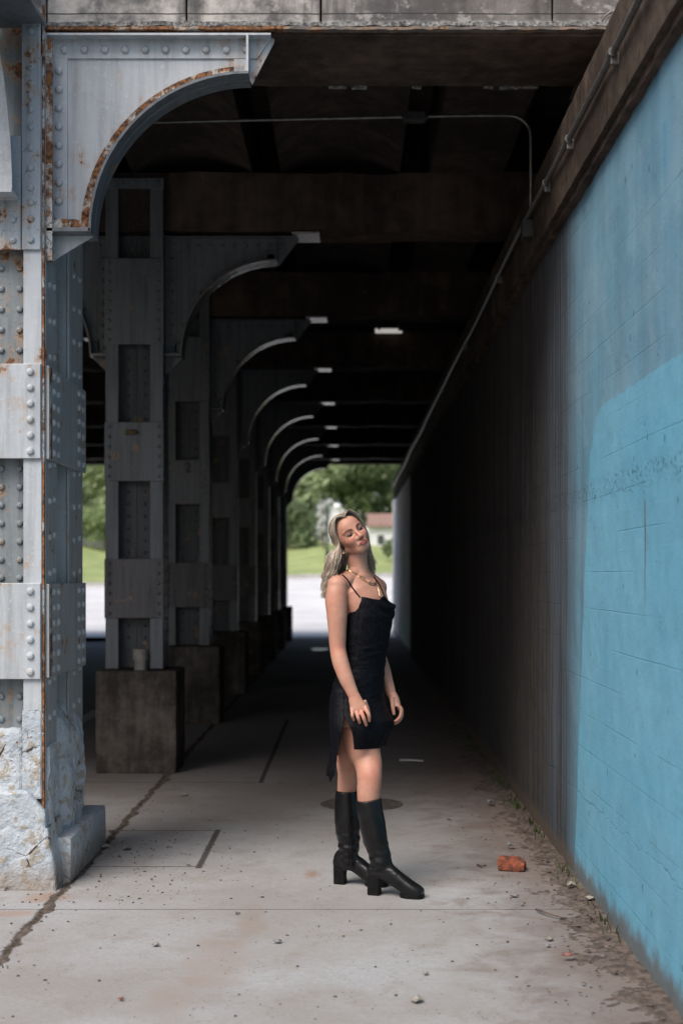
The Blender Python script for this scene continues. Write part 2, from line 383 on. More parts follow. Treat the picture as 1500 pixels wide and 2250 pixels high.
def mk_floor():
    t = NT('worn_sidewalk_concrete'); X, Y, Z = t.xyz()
    n1 = t.noise(.9, 6, .6); n2 = t.noise(5, 6, .65, dist=.4); n3 = t.noise(38, 5, .6); n4 = t.noise(190, 3, .6)
    c = t.mix(t.mr(n1, .35, .65), (.285, .272, .262), (.36, .365, .375))
    c = t.mix(t.mr(n2, .5, .72, 0, .6), c, (.25, .22, .195))
    c = t.mix(t.mr(n3, .35, .7, 0, .25), c, (.2, .18, .16))
    c = t.mix(t.mr(n4, .42, .68, 0, .28), c, (.15, .14, .13)); c = t.mix(t.mr(t.noise(120, 2), .6, .7, 0, .3), c, (.5, .48, .46))
    # grime inside the passage; the darkness in there is put into the colour too
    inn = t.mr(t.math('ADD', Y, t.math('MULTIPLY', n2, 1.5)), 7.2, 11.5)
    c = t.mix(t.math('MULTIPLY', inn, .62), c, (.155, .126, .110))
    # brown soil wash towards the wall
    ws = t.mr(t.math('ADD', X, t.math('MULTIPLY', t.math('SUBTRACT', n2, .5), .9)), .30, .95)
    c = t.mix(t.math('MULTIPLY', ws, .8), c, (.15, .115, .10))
    # rust blotch and streaks
    def blob(cx, cy, rx, ry, colr, k):
        dx = t.math('DIVIDE', t.math('SUBTRACT', X, cx), rx); dy = t.math('DIVIDE', t.math('SUBTRACT', Y, cy), ry)
        d = t.math('SQRT', t.math('ADD', t.math('MULTIPLY', dx, dx), t.math('MULTIPLY', dy, dy)))
        d = t.math('ADD', d, t.math('MULTIPLY', t.math('SUBTRACT', n2, .5), 2.2)); d = t.math('ADD', d, t.math('MULTIPLY', t.math('SUBTRACT', n3, .5), 1.2))
        return t.mr(d, .3, 1.0, k, 0), colr
    for a in ((-.18, 6.95, .05, .14, (.26, .13, .07), .6), (-.5, 5.35, .18, .5, (.27, .21, .175), .45), (-.60, 4.9, .12, .3, (.27, .205, .17), .4),
              (-.42, 5.95, .08, .4, (.25, .19, .155), .45), (-1.36, 6.45, .14, .14, (.30, .17, .11), .6), (-1.46, 6.15, .2, .08, (.30, .18, .12), .5)):
        k, cc = blob(*a); c = t.mix(k, c, cc)
    # joints
    hh = None
    def line(v, at, wdt, lo=None, hi=None, ax=None):
        d = t.math('ABSOLUTE', t.math('SUBTRACT', t.math('ADD', v, t.math('MULTIPLY', t.math('SUBTRACT', n3, .5), wdt*1.5)), at))
        m = t.mr(d, wdt*.5, wdt, 1, 0)
        if lo is not None: m = t.math('MULTIPLY', m, t.math('MULTIPLY', t.mr(ax, lo-.02, lo), t.mr(ax, hi, hi+.02, 1, 0)))
        return m
    js = [line(Y, 6.22, .005), line(Y, 7.13, .009, -1.3, -.74, X), line(Y, 8.13, .010, -2, -.74, X), line(Y, 10.02, .012, -2, -.6, X),
          line(Y, 4.6, .006), line(Y, 12.2, .012), line(Y, 14.4, .012), line(Y, 17.5, .014), line(Y, 21, .014), line(X, -.75, .02, 7.1, 8.15, Y), line(X, -.62, .02, 10, 14.4, Y)]
    j = js[0]
    for q in js[1:]: j = t.math('MAXIMUM', j, q)
    big = t.math('ABSOLUTE', t.math('SUBTRACT', t.math('ADD', X, t.math('MULTIPLY', t.math('SUBTRACT', n2, .5), .10)), -1.325))
    bigm = t.mr(big, .010, .028, 1, 0)
    # fine dark specks
    sp = t.vor(34); spm = t.math('MULTIPLY', t.mr(sp, .10, .17, 1, 0), t.mr(n2, .47, .55))
    sp2 = t.vor(90); spm2 = t.math('MULTIPLY', t.mr(sp2, .10, .2, 1, 0), t.mr(n1, .42, .6))
    c = t.mix(t.math('MULTIPLY', t.math('MAXIMUM', spm, t.math('MULTIPLY', spm2, .6)), .75), c, (.07, .055, .05))
    c = t.mix(t.math('MULTIPLY', j, .85), c, (.05, .04, .035))
    c = t.mix(bigm, c, t.mix(t.mr(n3, .4, .6), (.045, .035, .028), (.10, .08, .06)))
    h = t.math('SUBTRACT', t.math('MULTIPLY', n3, .3), t.math('MAXIMUM', j, bigm))
    nrm = t.bump(h, .7, .008); nrm = t.bump(n4, .4, .0015, nrm); nrm = t.bump(n2, .25, .01, nrm)
    return t.out(c, .85, nrm, spec=t.mr(Y, 7, 12, .15, .03))
M['floor'] = mk_floor()

def simple(name, a, b, sc_=8, rough=.7, bmp=.3, metal=0, spec=.5, dist=.01):
    t = NT(name); n = t.noise(sc_, 5, .6)
    return t.out(t.mix(t.mr(n, .35, .65), a, b), rough, t.bump(t.noise(sc_*4, 3), bmp, dist), metal, spec)
M['dirt'] = simple('dry_brown_soil', (.055, .041, .034), (.135, .105, .088), 22, .95, .9)
M['asphalt'] = simple('road_asphalt', (.10, .10, .10), (.16, .155, .15), 5, .85, .4)
M['pale_road'] = simple('pale_concrete_road', (.52, .52, .525), (.62, .62, .62), .6, .8, .2)
M['kerb'] = simple('kerb_concrete', (.32, .31, .29), (.42, .41, .39), 3, .8, .3)
M['lawn'] = simple('mown_grass', (.22, .27, .10), (.30, .35, .14), .9, .9, .5)
M['ground'] = simple('dusty_ground', (.20, .19, .17), (.27, .25, .22), .4, .9, .3)
M['conduit'] = simple('galvanised_conduit', (.14, .135, .13), (.22, .21, .20), 20, .4, .2, .6)
M['conduit_dark'] = simple('dull_conduit', (.10, .095, .09), (.17, .16, .15), 20, .35, .2, .7)
M['box_metal'] = simple('dark_junction_box', (.03, .03, .03), (.05, .045, .04), 20, .6, .2, .3)
M['brick'] = simple('broken_red_brick', (.33, .085, .035), (.09, .035, .028), 30, .85, .9)
M['stone'] = simple('grey_stone', (.10, .10, .11), (.22, .21, .20), 30, .85, .6)
M['stone_pale'] = simple('pale_stone', (.20, .18, .155), (.32, .29, .25), 30, .85, .6)
M['stone_red'] = simple('red_chip', (.14, .055, .045), (.22, .10, .08), 30, .85, .6)
M['twig'] = simple('dry_twig', (.07, .05, .04), (.14, .10, .08), 40, .8, .6)
M['iron'] = simple('cast_iron_cover', (.10, .085, .075), (.19, .165, .145), 30, .6, .8, .3)
M['white'] = simple('white_plastic', (.8, .78, .74), (.85, .83, .8), 30, .5, .1)
M['bark'] = simple('tree_bark', (.07, .055, .04), (.14, .11, .085), 9, .9, .8)
M['house_wall'] = simple('white_house_siding', (.72, .72, .73), (.8, .8, .8), 2, .7, .1)
M['house_roof'] = simple('red_brown_roof', (.24, .14, .115), (.31, .20, .17), 5, .8, .4)
M['house_glass'] = simple('dark_window_glass', (.04, .05, .055), (.07, .08, .085), 3, .15, .0)
M['gold'] = NT('polished_gold').out((.85, .52, .26), .22, metal=1.0)
M['lamp_iron'] = simple('dark_green_lamp_iron', (.02, .035, .03), (.03, .05, .04), 9, .5, .1)
M['globe'] = simple('opal_glass', (.7, .72, .74), (.8, .8, .8), 4, .3, 0)
M['wire'] = simple('old_wire', (.22, .18, .15), (.34, .30, .26), 30, .6, .1)
def emis(name, c, s_):
    t = NT(name); t.p.inputs['Emission Color'].default_value = (*c, 1); t.p.inputs['Emission Strength'].default_value = s_
    t.p.inputs['Base Color'].default_value = (*c, 1); return t.m
M['lampglow'] = emis('lit_diffuser', (1.0, .96, .88), .2)
def leafmat(name, a, b):
    t = NT(name)
    oi = t.noise(1.3, 3, .6); n = t.noise(9, 2, .5)
    c = t.mix(t.mr(t.math('ADD', t.math('MULTIPLY', oi, .6), t.math('MULTIPLY', n, .4)), .36, .62), a, b)
    tr = t.n('ShaderNodeBsdfTranslucent'); t.L(c, tr.inputs[0]); ms = t.n('ShaderNodeMixShader'); ms.inputs[0].default_value = .5
    t.out(c, .6, spec=.3); o = t.t.nodes['Material Output']; t.L(t.p.outputs[0], ms.inputs[1]); t.L(tr.outputs[0], ms.inputs[2]); t.L(ms.outputs[0], o.inputs[0])
    return t.m
M['leaf_a'] = leafmat('green_leaves', (.17, .24, .11), (.40, .48, .25))
M['leaf_b'] = leafmat('pale_green_leaves', (.26, .33, .16), (.52, .60, .36))
M['leaf_c'] = leafmat('dark_green_leaves', (.12, .17, .09), (.29, .36, .20))
M['leaf_w'] = leafmat('white_blossom', (.55, .57, .55), (.8, .8, .8))
M['weed'] = leafmat('weed_leaves', (.04, .06, .02), (.09, .13, .045))

M['flake'] = simple('flaking_white_paint', (.10, .10, .10), (.36, .35, .33), 60, .9, .9)
# ================================================================== SETTING
def sheet(name, xs, ys, zf, mat, smooth=True):
    m = MB(); nx, ny = len(xs), len(ys)
    vs = [(x, y, zf(x, y)) for y in ys for x in xs]
    fs = [(j*nx+i, j*nx+i+1, (j+1)*nx+i+1, (j+1)*nx+i) for j in range(ny-1) for i in range(nx-1)]
    m.add(vs, fs); return m.build(name, mat, smooth=smooth)
def lin(a, b, n): return [a+(b-a)*i/n for i in range(n+1)]
def sstep(a, b, x):
    t = max(0, min(1, (x-a)/(b-a))); return t*t*(3-2*t)
# far terrain: the ground rises behind the far mouth
def terr(x, y):
    z = -.05
    rise = sstep(36, 66, y)*(.95 + .5*sstep(-14, 2, x))
    return z + rise
def hill(x, y):
    return terr(x, y) + 2.1*sstep(60, 84, y + 2.0*math.sin(x*.25))*(1+.25*math.sin(x*.3+1)) * (1-.45*sstep(-3, 5, x))
struct(sheet('ground', [-300, -120, -60, -30, -12.8, -8, -4, 0, 4, 8, 15, 30, 60, 120, 300], [-200, -60, -20, 0, 10, 20, 33], lambda x, y: -.16, M['ground']))
struct(sheet('terrain', [-300, -150, -80]+lin(-50, 50, 50)+[80, 150, 300], [33]+lin(34, 100, 33)+[140, 220, 400], lambda x, y: hill(x, y)-.12 if y > 33.5 else -.16, M['lawn']))
struct(sheet('road', lin(-40, 30, 70), lin(33.05, 64, 40), lambda x, y: terr(x, y)+.055, M['pale_road']))
struct(sheet('underpass_road', [-12, -9, -6, -2.6], lin(-30, 33, 40), lambda x, y: -.10, M['asphalt']))
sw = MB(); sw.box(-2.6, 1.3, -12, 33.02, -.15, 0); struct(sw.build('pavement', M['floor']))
kb = MB(); kb.bbox(-2.76, -2.602, -12, 33.0, -.15, .004, .01); struct(kb.build('kerb', M['kerb']))
kb = MB()
xs = lin(-40, 30, 140)
def ky(x): return 61.0 - .5*math.sin(x*.12)
kb.strip([(x, ky(x), terr(x, ky(x))+.02) for x in xs], [(x, ky(x)+.5, terr(x, ky(x)+.5)+.02) for x in xs], (0, 0, .2)); struct(kb.build('far_kerb', M['kerb']))

# -------- bridge: deck, beams, fascia
ZB = 4.03; YF = 6.68; YE = 33.0
deck = thing('bridge_deck', 'black sooty bridge deck ceiling over the passage', 'bridge deck', (0, 20, 4.48))
m = MB(); m.box(-12.5, 2.2, YF+.8, YE, 4.95, 5.7); m.build('slab', M['conc_slab'], deck)
slots = [(-.722+k*1.1, -.508+k*1.1) for k in range(-10, 2)]
prev = -12.4
for (a, b) in slots:
    m = MB()
    if a-prev > .1:
        # jack arch underside: two haunches and a shallow vault between them
        n = 12; A = []; Bt = []
        for i in range(n+1):
            u = i/n; x = prev+(a-prev)*u
            A.append((x, YF+.74, 4.46+.16*math.sin(math.pi*u)**.8)); Bt.append((x, YF+.74, 4.952))
        m.strip(A, Bt, (0, YE-YF-.9, 0)); m.build('stringer', M['conc_slab'], deck)
    prev = b
m = MB(); m.box(.60, 1.15, YF+.74, YE-.1, 4.46, 4.952); m.build('stringer', M['conc_slab'], deck)

fas = thing('fascia_beam', 'pale weathered concrete fascia beam across the front of the passage', 'beam', (0, YF, ZB))
m = MB()
xj = [-12.5, -9.5, -6.5, -3.6, -1.42, XP(410, YF), XP(705, YF), XP(1213, YF), 2.2]
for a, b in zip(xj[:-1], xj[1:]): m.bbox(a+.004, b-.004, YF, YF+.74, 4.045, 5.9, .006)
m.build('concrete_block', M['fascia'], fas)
m = MB(); m.roughbox(-1.40, 1.75, YF+.03, YF+.72, 4.005, 4.03, .05, .006, 9, 3); m.build('sooty_underside', M['conc_dark'], fas)
m = MB(); m.roughbox(-1.42, XP(620, YF), YF-.014, YF+.028, 4.020, 4.034, .03, .004, 14, 5); m.build('bottom_flange', M['rust'], fas)
M['rust_dark'] = painted_steel('dark_rusted_flange', (.13, .11, .10), rust=.3, peel=.9, rough=.8)
m = MB(); m.roughbox(XP(620, YF)+.001, 1.7, YF-.012, YF+.028, 4.020, 4.034, .03, .005, 18, 7); m.build('bottom_flange', M['rust_dark'], fas)
m = MB(); m.roughbox(-1.42, 1.7, YF-.008, YF+.0, 4.038, 4.058, .02, .007, 26, 6); m.build('paint_edge', M['flake'], fas)
m = MB()
for (a, b, d) in ((.1, .9, .0), (-.2, .25, .0)): pass
COLY = [10.72+3.48*k for k in range(7)]
for (pa, pb) in ((722, 760), (772, 805), (905, 925), (1060, 1082), (1096, 1180)):
    m = MB(); m.roughbox(XP(pa, YF+.74), XP(pb, YF+.74), YF+.715, YF+.738, 3.995, 4.006, .012, .006, 30, pa); m.build('paint_flakes', M['flake'], fas)

bl = ['second', 'third', 'fourth', 'fifth', 'sixth', 'seventh']
beam = thing('cross_beam', 'brown sooty cross beam above the second steel column', 'beam', (0, COLY[0], ZB), 'concrete beams across the ceiling')
m = MB(); m.roughbox(-12.4, 1.95, COLY[0]-.11, COLY[0]+.27, ZB, 4.46, .11, .018, 3, 2); m.build('beam_body', M['conc_dark'], beam, smooth=False)
for s_ in (-1, 1):
    x0 = -1.593+s_*(.213+.95); x1 = x0+s_*.21
    m = MB(); m.bbox(min(x0, x1), max(x0, x1), COLY[0]-.10, COLY[0]+.2, ZB-.020, ZB-.004, .003); m.build('bearing_plate', M['glossy_plate'], beam)
beams = [beam]
for k in range(1, 7):
    beams.append(dup(beam, (0, COLY[k], ZB), 'dark sooty cross beam over the %s column from the camera' % ['', 'third', 'fourth', 'fifth', 'sixth', 'seventh', 'farthest'][k]))
m = MB(); m.roughbox(-12.5, 2.2, YE-.25, YE+.05, ZB-.02, 5.9, .2, .01, 3, 9)
tag(m.build('far_fascia_beam', M['conc_dark']), 'dark fascia beam over the daylit far mouth of the passage', 'beam')

# -------- right abutment wall
XW = 1.09
wall = thing('abutment_wall', 'long blue painted concrete wall along the right side, stained brown with painted-in shade further in', 'wall', (XW, 15, 0))
m = MB()
ys = lin(-6, 12, 90)+lin(12.6, 36.0, 30); zs = lin(-.16, 3.30, 20)
vs = []; fs = []
for y in ys:
    for z in zs:
        d = .006*noise.noise(Vector((0, y*1.5, z*2)))+.003*noise.noise(Vector((3, y*6, z*6)))
        vs.append((XW+d, y, z))
nz = len(zs)
for i in range(len(ys)-1):
    for j in range(nz-1): a = i*nz+j; fs.append((a, a+1, a+nz+1, a+nz))
m.add(vs, fs); m.box(XW+.03, 2.2, -6, 36.0, -.16, 3.28)
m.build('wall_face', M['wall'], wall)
m = MB(); m.roughbox(1.03, 2.2, -6, YE+.4, 3.275, 3.66, .06, .004, 8, 4); m.build('ledge', M['conc_band'], wall)
m = MB(); m.roughbox(1.055, 1.12, -6, YE+.4, 3.240, 3.275, .03, .008, 14, 8); m.build('ledge_underside', M['conc_dark'], wall)
m = MB(); m.box(1.97, 2.2, YF+.8, YE, 3.66, 4.96); m.build('back_wall', M['conc_slab'], wall)
m = MB(); m.box(1.98, 2.2, -6, YF, 3.66, 4.3); m.build('parapet', M['conc_band'], wall)
# left abutment
m = MB(); m.roughbox(-12.6, -12.0, -4, 34, -.16, 4.96, .5, .02, 2, 1)
tag(m.build('left_abutment_wall', M['conc_left']), 'plain grey abutment wall on the far side of the underpass road', 'wall')

# -------- conduits
con = thing('wall_conduit', 'grey metal conduit running along the ledge above the blue wall', 'conduit', (1.0, 8, 3.48))
pts = []
for y in lin(1.5, 32.5, 90):
    pts.append((1.005+.004*math.sin(y*1.3), y, 3.47+.008*math.sin(y*.9)))
m = MB(); m.tube(pts, .0135, 10); m.build('pipe', M['conduit'], con, smooth=True)
for y in (4.3, 5.45, 6.55, 7.3, 9.6, 12.4, 15.4, 19):
    z = 3.47+.008*math.sin(y*.9); m = MB()
    m.tube([(1.005, y-.022, z), (1.005, y+.022, z)], .0185, 12); m.bbox(1.0, 1.032, y-.01, y+.01, z-.045, z+.0, .002); m.build('clamp', M['conduit'], con)
cr = thing('ceiling_conduit', 'thin pale conduit crossing under the ceiling and bending down to the ledge', 'conduit', (0, 8.03, 4.03))
Yc = 8.03
pp = [W(232, 271, Yc), W(330, 269, Yc), W(600, 263, Yc), W(880, 257, Yc), W(1040, 254, Yc), W(1100, 254, Yc)]
ctr = Vector((W(1118, 254, Yc).x, Yc, W(1118, 300, Yc).z)); rr = (1165-1118)*Yc/F
for i in range(9):
    a = R(90-90*i/8); pp.append(Vector((ctr.x+rr*math.cos(a), Yc, ctr.z+.118*math.sin(a))))
pp += [W(1165, 400, Yc), W(1165, 495, Yc)]
m = MB(); m.tube(pp, .0085, 10); m.build('pipe', M['conduit'], cr, smooth=True)
a = W(911, 258, Yc); m = MB(); m.bbox(a.x-.06, a.x+.06, Yc-.03, Yc+.03, a.z-.028, a.z+.028, .006); m.tube([a+Vector((-.075, 0, 0)), a+Vector((.075, 0, 0))], .016, 10); m.build('junction_box', M['box_metal'], cr)
a = W(1157, 506, Yc); m = MB(); m.bbox(a.x-.03, a.x+.03, Yc-.06, Yc+.05, a.z-.05, a.z+.05, .006); m.build('junction_box', M['box_metal'], cr)

# broken chunk hanging by the ledge, loose wire
m = MB()
q = [W(1250, 220, 7.3), W(1262, 185, 7.3), W(1290, 160, 7.3), W(1322, 143, 7.3), W(1318, 172, 7.3), W(1290, 200, 7.3), W(1262, 216, 7.3)]
q2 = [p+Vector((.01, .14, .02)) for p in q]
m.add(q+q2, [tuple(range(7)), tuple(range(13, 6, -1))]+[(i, i+7, (i+1) % 7+7, (i+1) % 7) for i in range(7)])
tag(m.build('broken_board', M['conc_band']), 'jagged broken board sticking out above the ledge near the front beam', 'broken board')
wy = 6.6
m = MB(); m.tube([W(1392, 22, wy), W(1380, 28, wy), W(1362, 24, wy-.02), W(1340, 26, wy-.05), W(1328, 34, wy-.05), W(1322, 48, wy-.04)], .0035, 6)
m.tube([W(1400, 2, wy), W(1390, 30, wy), W(1370, 26, wy), W(1345, 31, wy-.04), W(1334, 38, wy-.05)], .003, 6)
tag(m.build('loose_wire', M['wire'], smooth=True), 'loose frayed wires dangling over the ledge by the fascia', 'wire')

# ================================================================== COLUMNS
def bracket(root, xface, s, yc, mats, u0, Rr, zb, top, tip=1.06, hd=.10, riv=.013, thin=.02):
    """gusset bracket leaving the column face at xface in direction s (+1/-1)"""
    g, fl, edge = mats
    cu = u0+Rr; X = lambda u: xface+s*u
    arc = [(cu-Rr*math.cos(R(a)), zb+Rr*math.sin(R(a))) for a in lin(0, 90, 18)]
    low = [(.0, zb-.13)]+arc+[(cu+.012, zb+Rr-.02), (tip, top-.02)]
    m = MB(); t = .006
    m.strip([(X(u), yc-t, z) for u, z in low], [(X(u), yc-t, top) for u, z in low], (0, 2*t, 0))
    br = m.build('bracket', g, root)
    # curved flange
    m = MB()
    m.strip([(X(u), yc-hd, z) for u, z in arc], [(X(u-.012*math.cos(R(a))), yc-hd, z+.012*math.sin(R(a))) for (u, z), a in zip(arc, lin(0, 90, 18))], (0, 2*hd, 0))
    m.bbox(min(X(0), X(u0)), max(X(0), X(u0)), yc-hd, yc+hd, zb-.004, zb+.016, .003)
    m.build('curved_flange', fl, br)
    for side in (-1, 1):
        f0 = yc+side*t; d = side*.009
        # angle strips
        m = MB(); wv = .085
        m.bbox(min(X(.0), X(wv)), max(X(0), X(wv)), min(f0, f0+d), max(f0, f0+d), zb+.02, top-.1, .002)
        for z in lin(zb+.07, top-.16, 8): m.rivet((X(.045), f0+d, z), (0, side, 0), riv)
        m.build('angle_strip', g, br)
        m = MB(); A = [(.0, top-.1), (tip-.09, top-.1), ] ; 
        m.strip([(X(0), f0, top-.1), (X(tip-.08), f0, top-.1)], [(X(0), f0, top-.004), (X(tip-.012), f0, top-.004)], (0, d, 0))
        m.strip([(X(0), f0+d, top-.012), (X(tip-.012), f0+d, top-.012)], [(X(0), f0+d, top-.002), (X(tip-.012), f0+d, top-.002)], (0, side*.06, 0))
        for u in lin(.07, tip-.13, 9): m.rivet((X(u), f0+d, top-.06), (0, side, 0), riv)
        m.build('angle_strip', g, br)
        m = MB()
        ar2 = [(cu-(Rr+.012)*math.cos(R(a)), zb+(Rr+.012)*math.sin(R(a))) for a in lin(3, 88, 18)]
        ar3 = [(cu-(Rr+.065)*math.cos(R(a)), zb+(Rr+.065)*math.sin(R(a))) for a in lin(3, 88, 18)]
        m.strip([(X(u), f0, z) for u, z in ar2], [(X(u), f0, z) for u, z in ar3], (0, d, 0))
        for a in lin(8, 82, 7):
            m.rivet((X(cu-(Rr+.04)*math.cos(R(a))), f0+d, zb+(Rr+.04)*math.sin(R(a))), (0, side, 0), riv)
        m.build('arch_strip', edge, br)
        m = MB(); xs_ = sorted((X(cu-.075), X(cu-.0)))
        m.bbox(xs_[0], xs_[1], min(f0, f0+d), max(f0, f0+d), zb+Rr+.014, top-.102, .002)
        xs_ = sorted((X(cu-.012), X(cu+.0))); m.bbox(xs_[0], xs_[1], min(f0, f0+side*.08), max(f0, f0+side*.08), zb+Rr+.014, top-.012, .002)
        m.build('stiffener', g, br)
    return br

def pt(name, mat, root, fn, smooth=False):
    m = MB(); fn(m); return m.build(name, mat, root, smooth=smooth)

# ---- interior column template
XL, XR = -1.806, -1.38; Y0 = 10.55; Y1 = 10.89; Yc2 = COLY[0]
c2 = thing('steel_column', 'riveted grey steel column with a rusty fitting, second from the camera', 'column', ((XL+XR)/2, Yc2, .76), 'row of riveted steel columns')
zt = ZP(392, Y0)
fw = .095
for side, yy, dd in ((-1, Y0, .014), (1, Y1, -.014)):
    for (a, b) in ((XL, XL+fw), (XR-fw, XR)):
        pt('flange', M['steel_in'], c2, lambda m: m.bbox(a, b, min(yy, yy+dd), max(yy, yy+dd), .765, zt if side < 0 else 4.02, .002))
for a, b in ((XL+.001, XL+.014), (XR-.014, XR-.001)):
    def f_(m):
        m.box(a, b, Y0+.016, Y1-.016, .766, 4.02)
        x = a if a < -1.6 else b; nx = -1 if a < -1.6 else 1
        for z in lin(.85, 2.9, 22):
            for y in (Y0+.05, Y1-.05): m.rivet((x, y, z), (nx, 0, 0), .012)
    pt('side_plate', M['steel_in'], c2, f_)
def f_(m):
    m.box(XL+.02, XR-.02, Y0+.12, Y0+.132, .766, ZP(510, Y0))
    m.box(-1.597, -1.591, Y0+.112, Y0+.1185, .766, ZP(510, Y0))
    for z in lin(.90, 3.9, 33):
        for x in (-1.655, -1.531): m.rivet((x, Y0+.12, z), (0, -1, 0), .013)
M['steel_in_recess'] = painted_steel('dark_inner_recess_paint', (.075, .08, .086), rust=.05, peel=.3, rough=.55, dirt=.6)  # web paint set darker than the column's flanges
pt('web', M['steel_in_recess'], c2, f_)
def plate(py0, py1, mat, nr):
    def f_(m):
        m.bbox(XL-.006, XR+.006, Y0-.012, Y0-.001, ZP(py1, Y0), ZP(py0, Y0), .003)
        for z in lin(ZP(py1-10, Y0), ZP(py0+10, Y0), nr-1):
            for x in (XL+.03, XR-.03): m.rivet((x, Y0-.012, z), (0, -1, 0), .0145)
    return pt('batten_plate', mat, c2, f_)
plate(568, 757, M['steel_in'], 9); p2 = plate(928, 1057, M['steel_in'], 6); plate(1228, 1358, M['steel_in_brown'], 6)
def f_(m):
    m.bbox(XL-.006, XR+.006, Y0-.012, Y0-.001, ZP(415, Y0), zt, .003)
    for x in lin(XL+.04, XR-.04, 4): m.rivet((x, Y0-.012, ZP(402, Y0)), (0, -1, 0), .0145)
pt('batten_plate', M['steel_in'], c2, f_)
M['brow_metal'] = simple('mustard_rust_metal', (.16, .10, .04), (.05, .035, .02), 25, .7, .5)
for (s_, xf) in ((1, XR), (-1, XL)):
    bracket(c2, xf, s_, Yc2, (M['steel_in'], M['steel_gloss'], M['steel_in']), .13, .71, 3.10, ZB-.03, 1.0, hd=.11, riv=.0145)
LOC2 = Vector(((XL+XR)/2, Yc2, .76))
# pedestal template
def mk_ped(name, label, y0, seed):
    r_ = thing(name, label, 'pedestal', (-1.567, y0+.27, 0), 'concrete pedestals under the columns')
    m = MB(); m.roughbox(-1.866, -1.267, y0, y0+.56, -.01, .757, .03, .004, 7, seed, rnd_e=.02); m.build('pedestal_block', M['conc_ped'], r_, smooth=False)
    return r_
ped = mk_ped('column_pedestal', 'stained concrete pedestal under the second steel column, pipe stub on top', 10.45, 1)
ord_ = ['third', 'fourth', 'fifth', 'sixth', 'seventh', 'farthest']
lab_c = ['riveted grey column with a dark numeral painted on it, third from the camera', 'dark riveted column, fourth from the camera behind the numbered one', 'dark riveted column, fifth from the camera',
         'dark riveted column, sixth from the camera', 'dark riveted column, seventh from the camera', 'dark riveted column farthest away, beside the daylit mouth']
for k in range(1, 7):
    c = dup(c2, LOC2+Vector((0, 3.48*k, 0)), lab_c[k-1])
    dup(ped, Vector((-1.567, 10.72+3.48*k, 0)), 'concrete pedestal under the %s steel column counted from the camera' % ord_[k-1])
    if k == 1: c3 = c
# fitting on column 2, numeral on column 3
def f_(m):
    a = W(290, 950, Y0-.014)
    m.bbox(a.x-.045, a.x+.03, Y0-.04, Y0-.011, a.z-.018, a.z+.018, .004); m.tube([(a.x+.02, Y0-.035, a.z), (a.x+.045, Y0-.035, a.z)], .013, 10)
pt('rusty_fitting', M['brow_metal'], c2, f_)
fc = bpy.data.curves.new('numeral', 'FONT'); fc.body = '2'; fc.size = .13; fc.extrude = .001; fc.align_x = 'CENTER'
fo = bpy.data.objects.new('numeral', fc); col.objects.link(fo)
bpy.context.view_layer.update()
me = bpy.data.meshes.new_from_object(fo.evaluated_get(bpy.context.evaluated_depsgraph_get())); bpy.data.objects.remove(fo)
M['black_paint'] = simple('black_paint', (.01, .01, .01), (.02, .02, .02), 20, .6, .1)
me.materials.clear(); me.materials.append(M['black_paint'])
no = bpy.data.objects.new('numeral', me); col.objects.link(no); no.parent = c3
a = W(414, 1030, 14.0); no.location = (a.x-LOC2.x, Y0-.0145-Yc2, a.z-LOC2.z-.03); no.rotation_euler = (R(90), 0, 0)
# pipe stub on pedestal 2
m = MB(); a = W(309, 1465, 10.53); zz = .757
m.tube([(a.x, 10.53, zz), (a.x, 10.53, zz+.09)], .045, 20); m.tube([(a.x, 10.53, zz+.075), (a.x, 10.53, zz+.155)], .055, 20)
M['stub'] = simple('dirty_white_pipe', (.20, .19, .17), (.30, .28, .25), 20, .6, .2)
tag(m.build('pipe_stub', M['stub']), 'short capped dirty white pipe stub standing on the concrete pedestal', 'pipe')

# ---- front column
FX0, FX1, FY0, FY1 = -1.846, -1.415, 6.62, 7.56
z_ = lambda py: ZP(py, FY0)
c1 = thing('front_steel_column', 'pale blue grey riveted steel column nearest the camera with rust streaks', 'column', (-1.63, 7.0, 0), 'row of riveted steel columns')
S1, S2, S3 = M['steel_front'], M['steel_front_side'], M['steel_front_worn']
# front flanges
for a, b in ((FX0, FX0+.085), (XP(52, FY0), XP(92, FY0))):
    pt('front_flange', S1, c1, lambda m: m.bbox(a, b, FY0, FY0+.016, .42, z_(120), .002))
def f_(m):
    m.box(FX0+.02, XP(60, FY0), FY0+.07, FY0+.08, .5, z_(20))
    for py in list(range(590, 800, 45))+list(range(1030, 1280, 40))+[1530, 1580]:
        for px in (4, 44): m.rivet((XP(px, FY0+.07), FY0+.07, ZP(py, FY0+.07)), (0, -1, 0), .017)
M['steel_recess'] = painted_steel('dark_recess_paint', (.21, .24, .255), rust=.24, peel=.6, rough=.5, dirt=.5)  # web paint set darker than the flanges, with more rust and peeling
pt('front_web', M['steel_recess'], c1, f_)
def fplate(py0, py1, n):
    def f_(m):
        m.bbox(FX0-.006, XP(91, FY0), FY0-.016, FY0-.001, z_(py1), z_(py0), .003)
        for z in lin(z_(py1-16), z_(py0+18), n-1):
            for x in (XP(69, FY0), FX0+.05): m.rivet((x, FY0-.016, z), (0, -1, 0), .0185, 12)
    return f_
pt('batten_plate', S1, c1, fplate(800, 1008, 6)); pt('batten_plate', S1, c1, fplate(1281, 1492, 6))
def f_(m):
    m.bbox(XP(50, FY0), XP(91, FY0), FY0-.016, FY0-.001, z_(550), z_(36), .003)
    m.bbox(FX0-.006, XP(48, FY0), FY0-.014, FY0-.001, z_(550), z_(300), .003)
    for py in [70, 112, 150, 186, 213, 243, 282, 327, 371, 415, 447, 483, 529]: m.rivet((XP(70, FY0), FY0-.016, z_(py)), (0, -1, 0), .0175, 12)
    for py in [485, 530]:
        m.rivet((XP(31, FY0), FY0-.014, z_(py)), (0, -1, 0), .0165, 12)
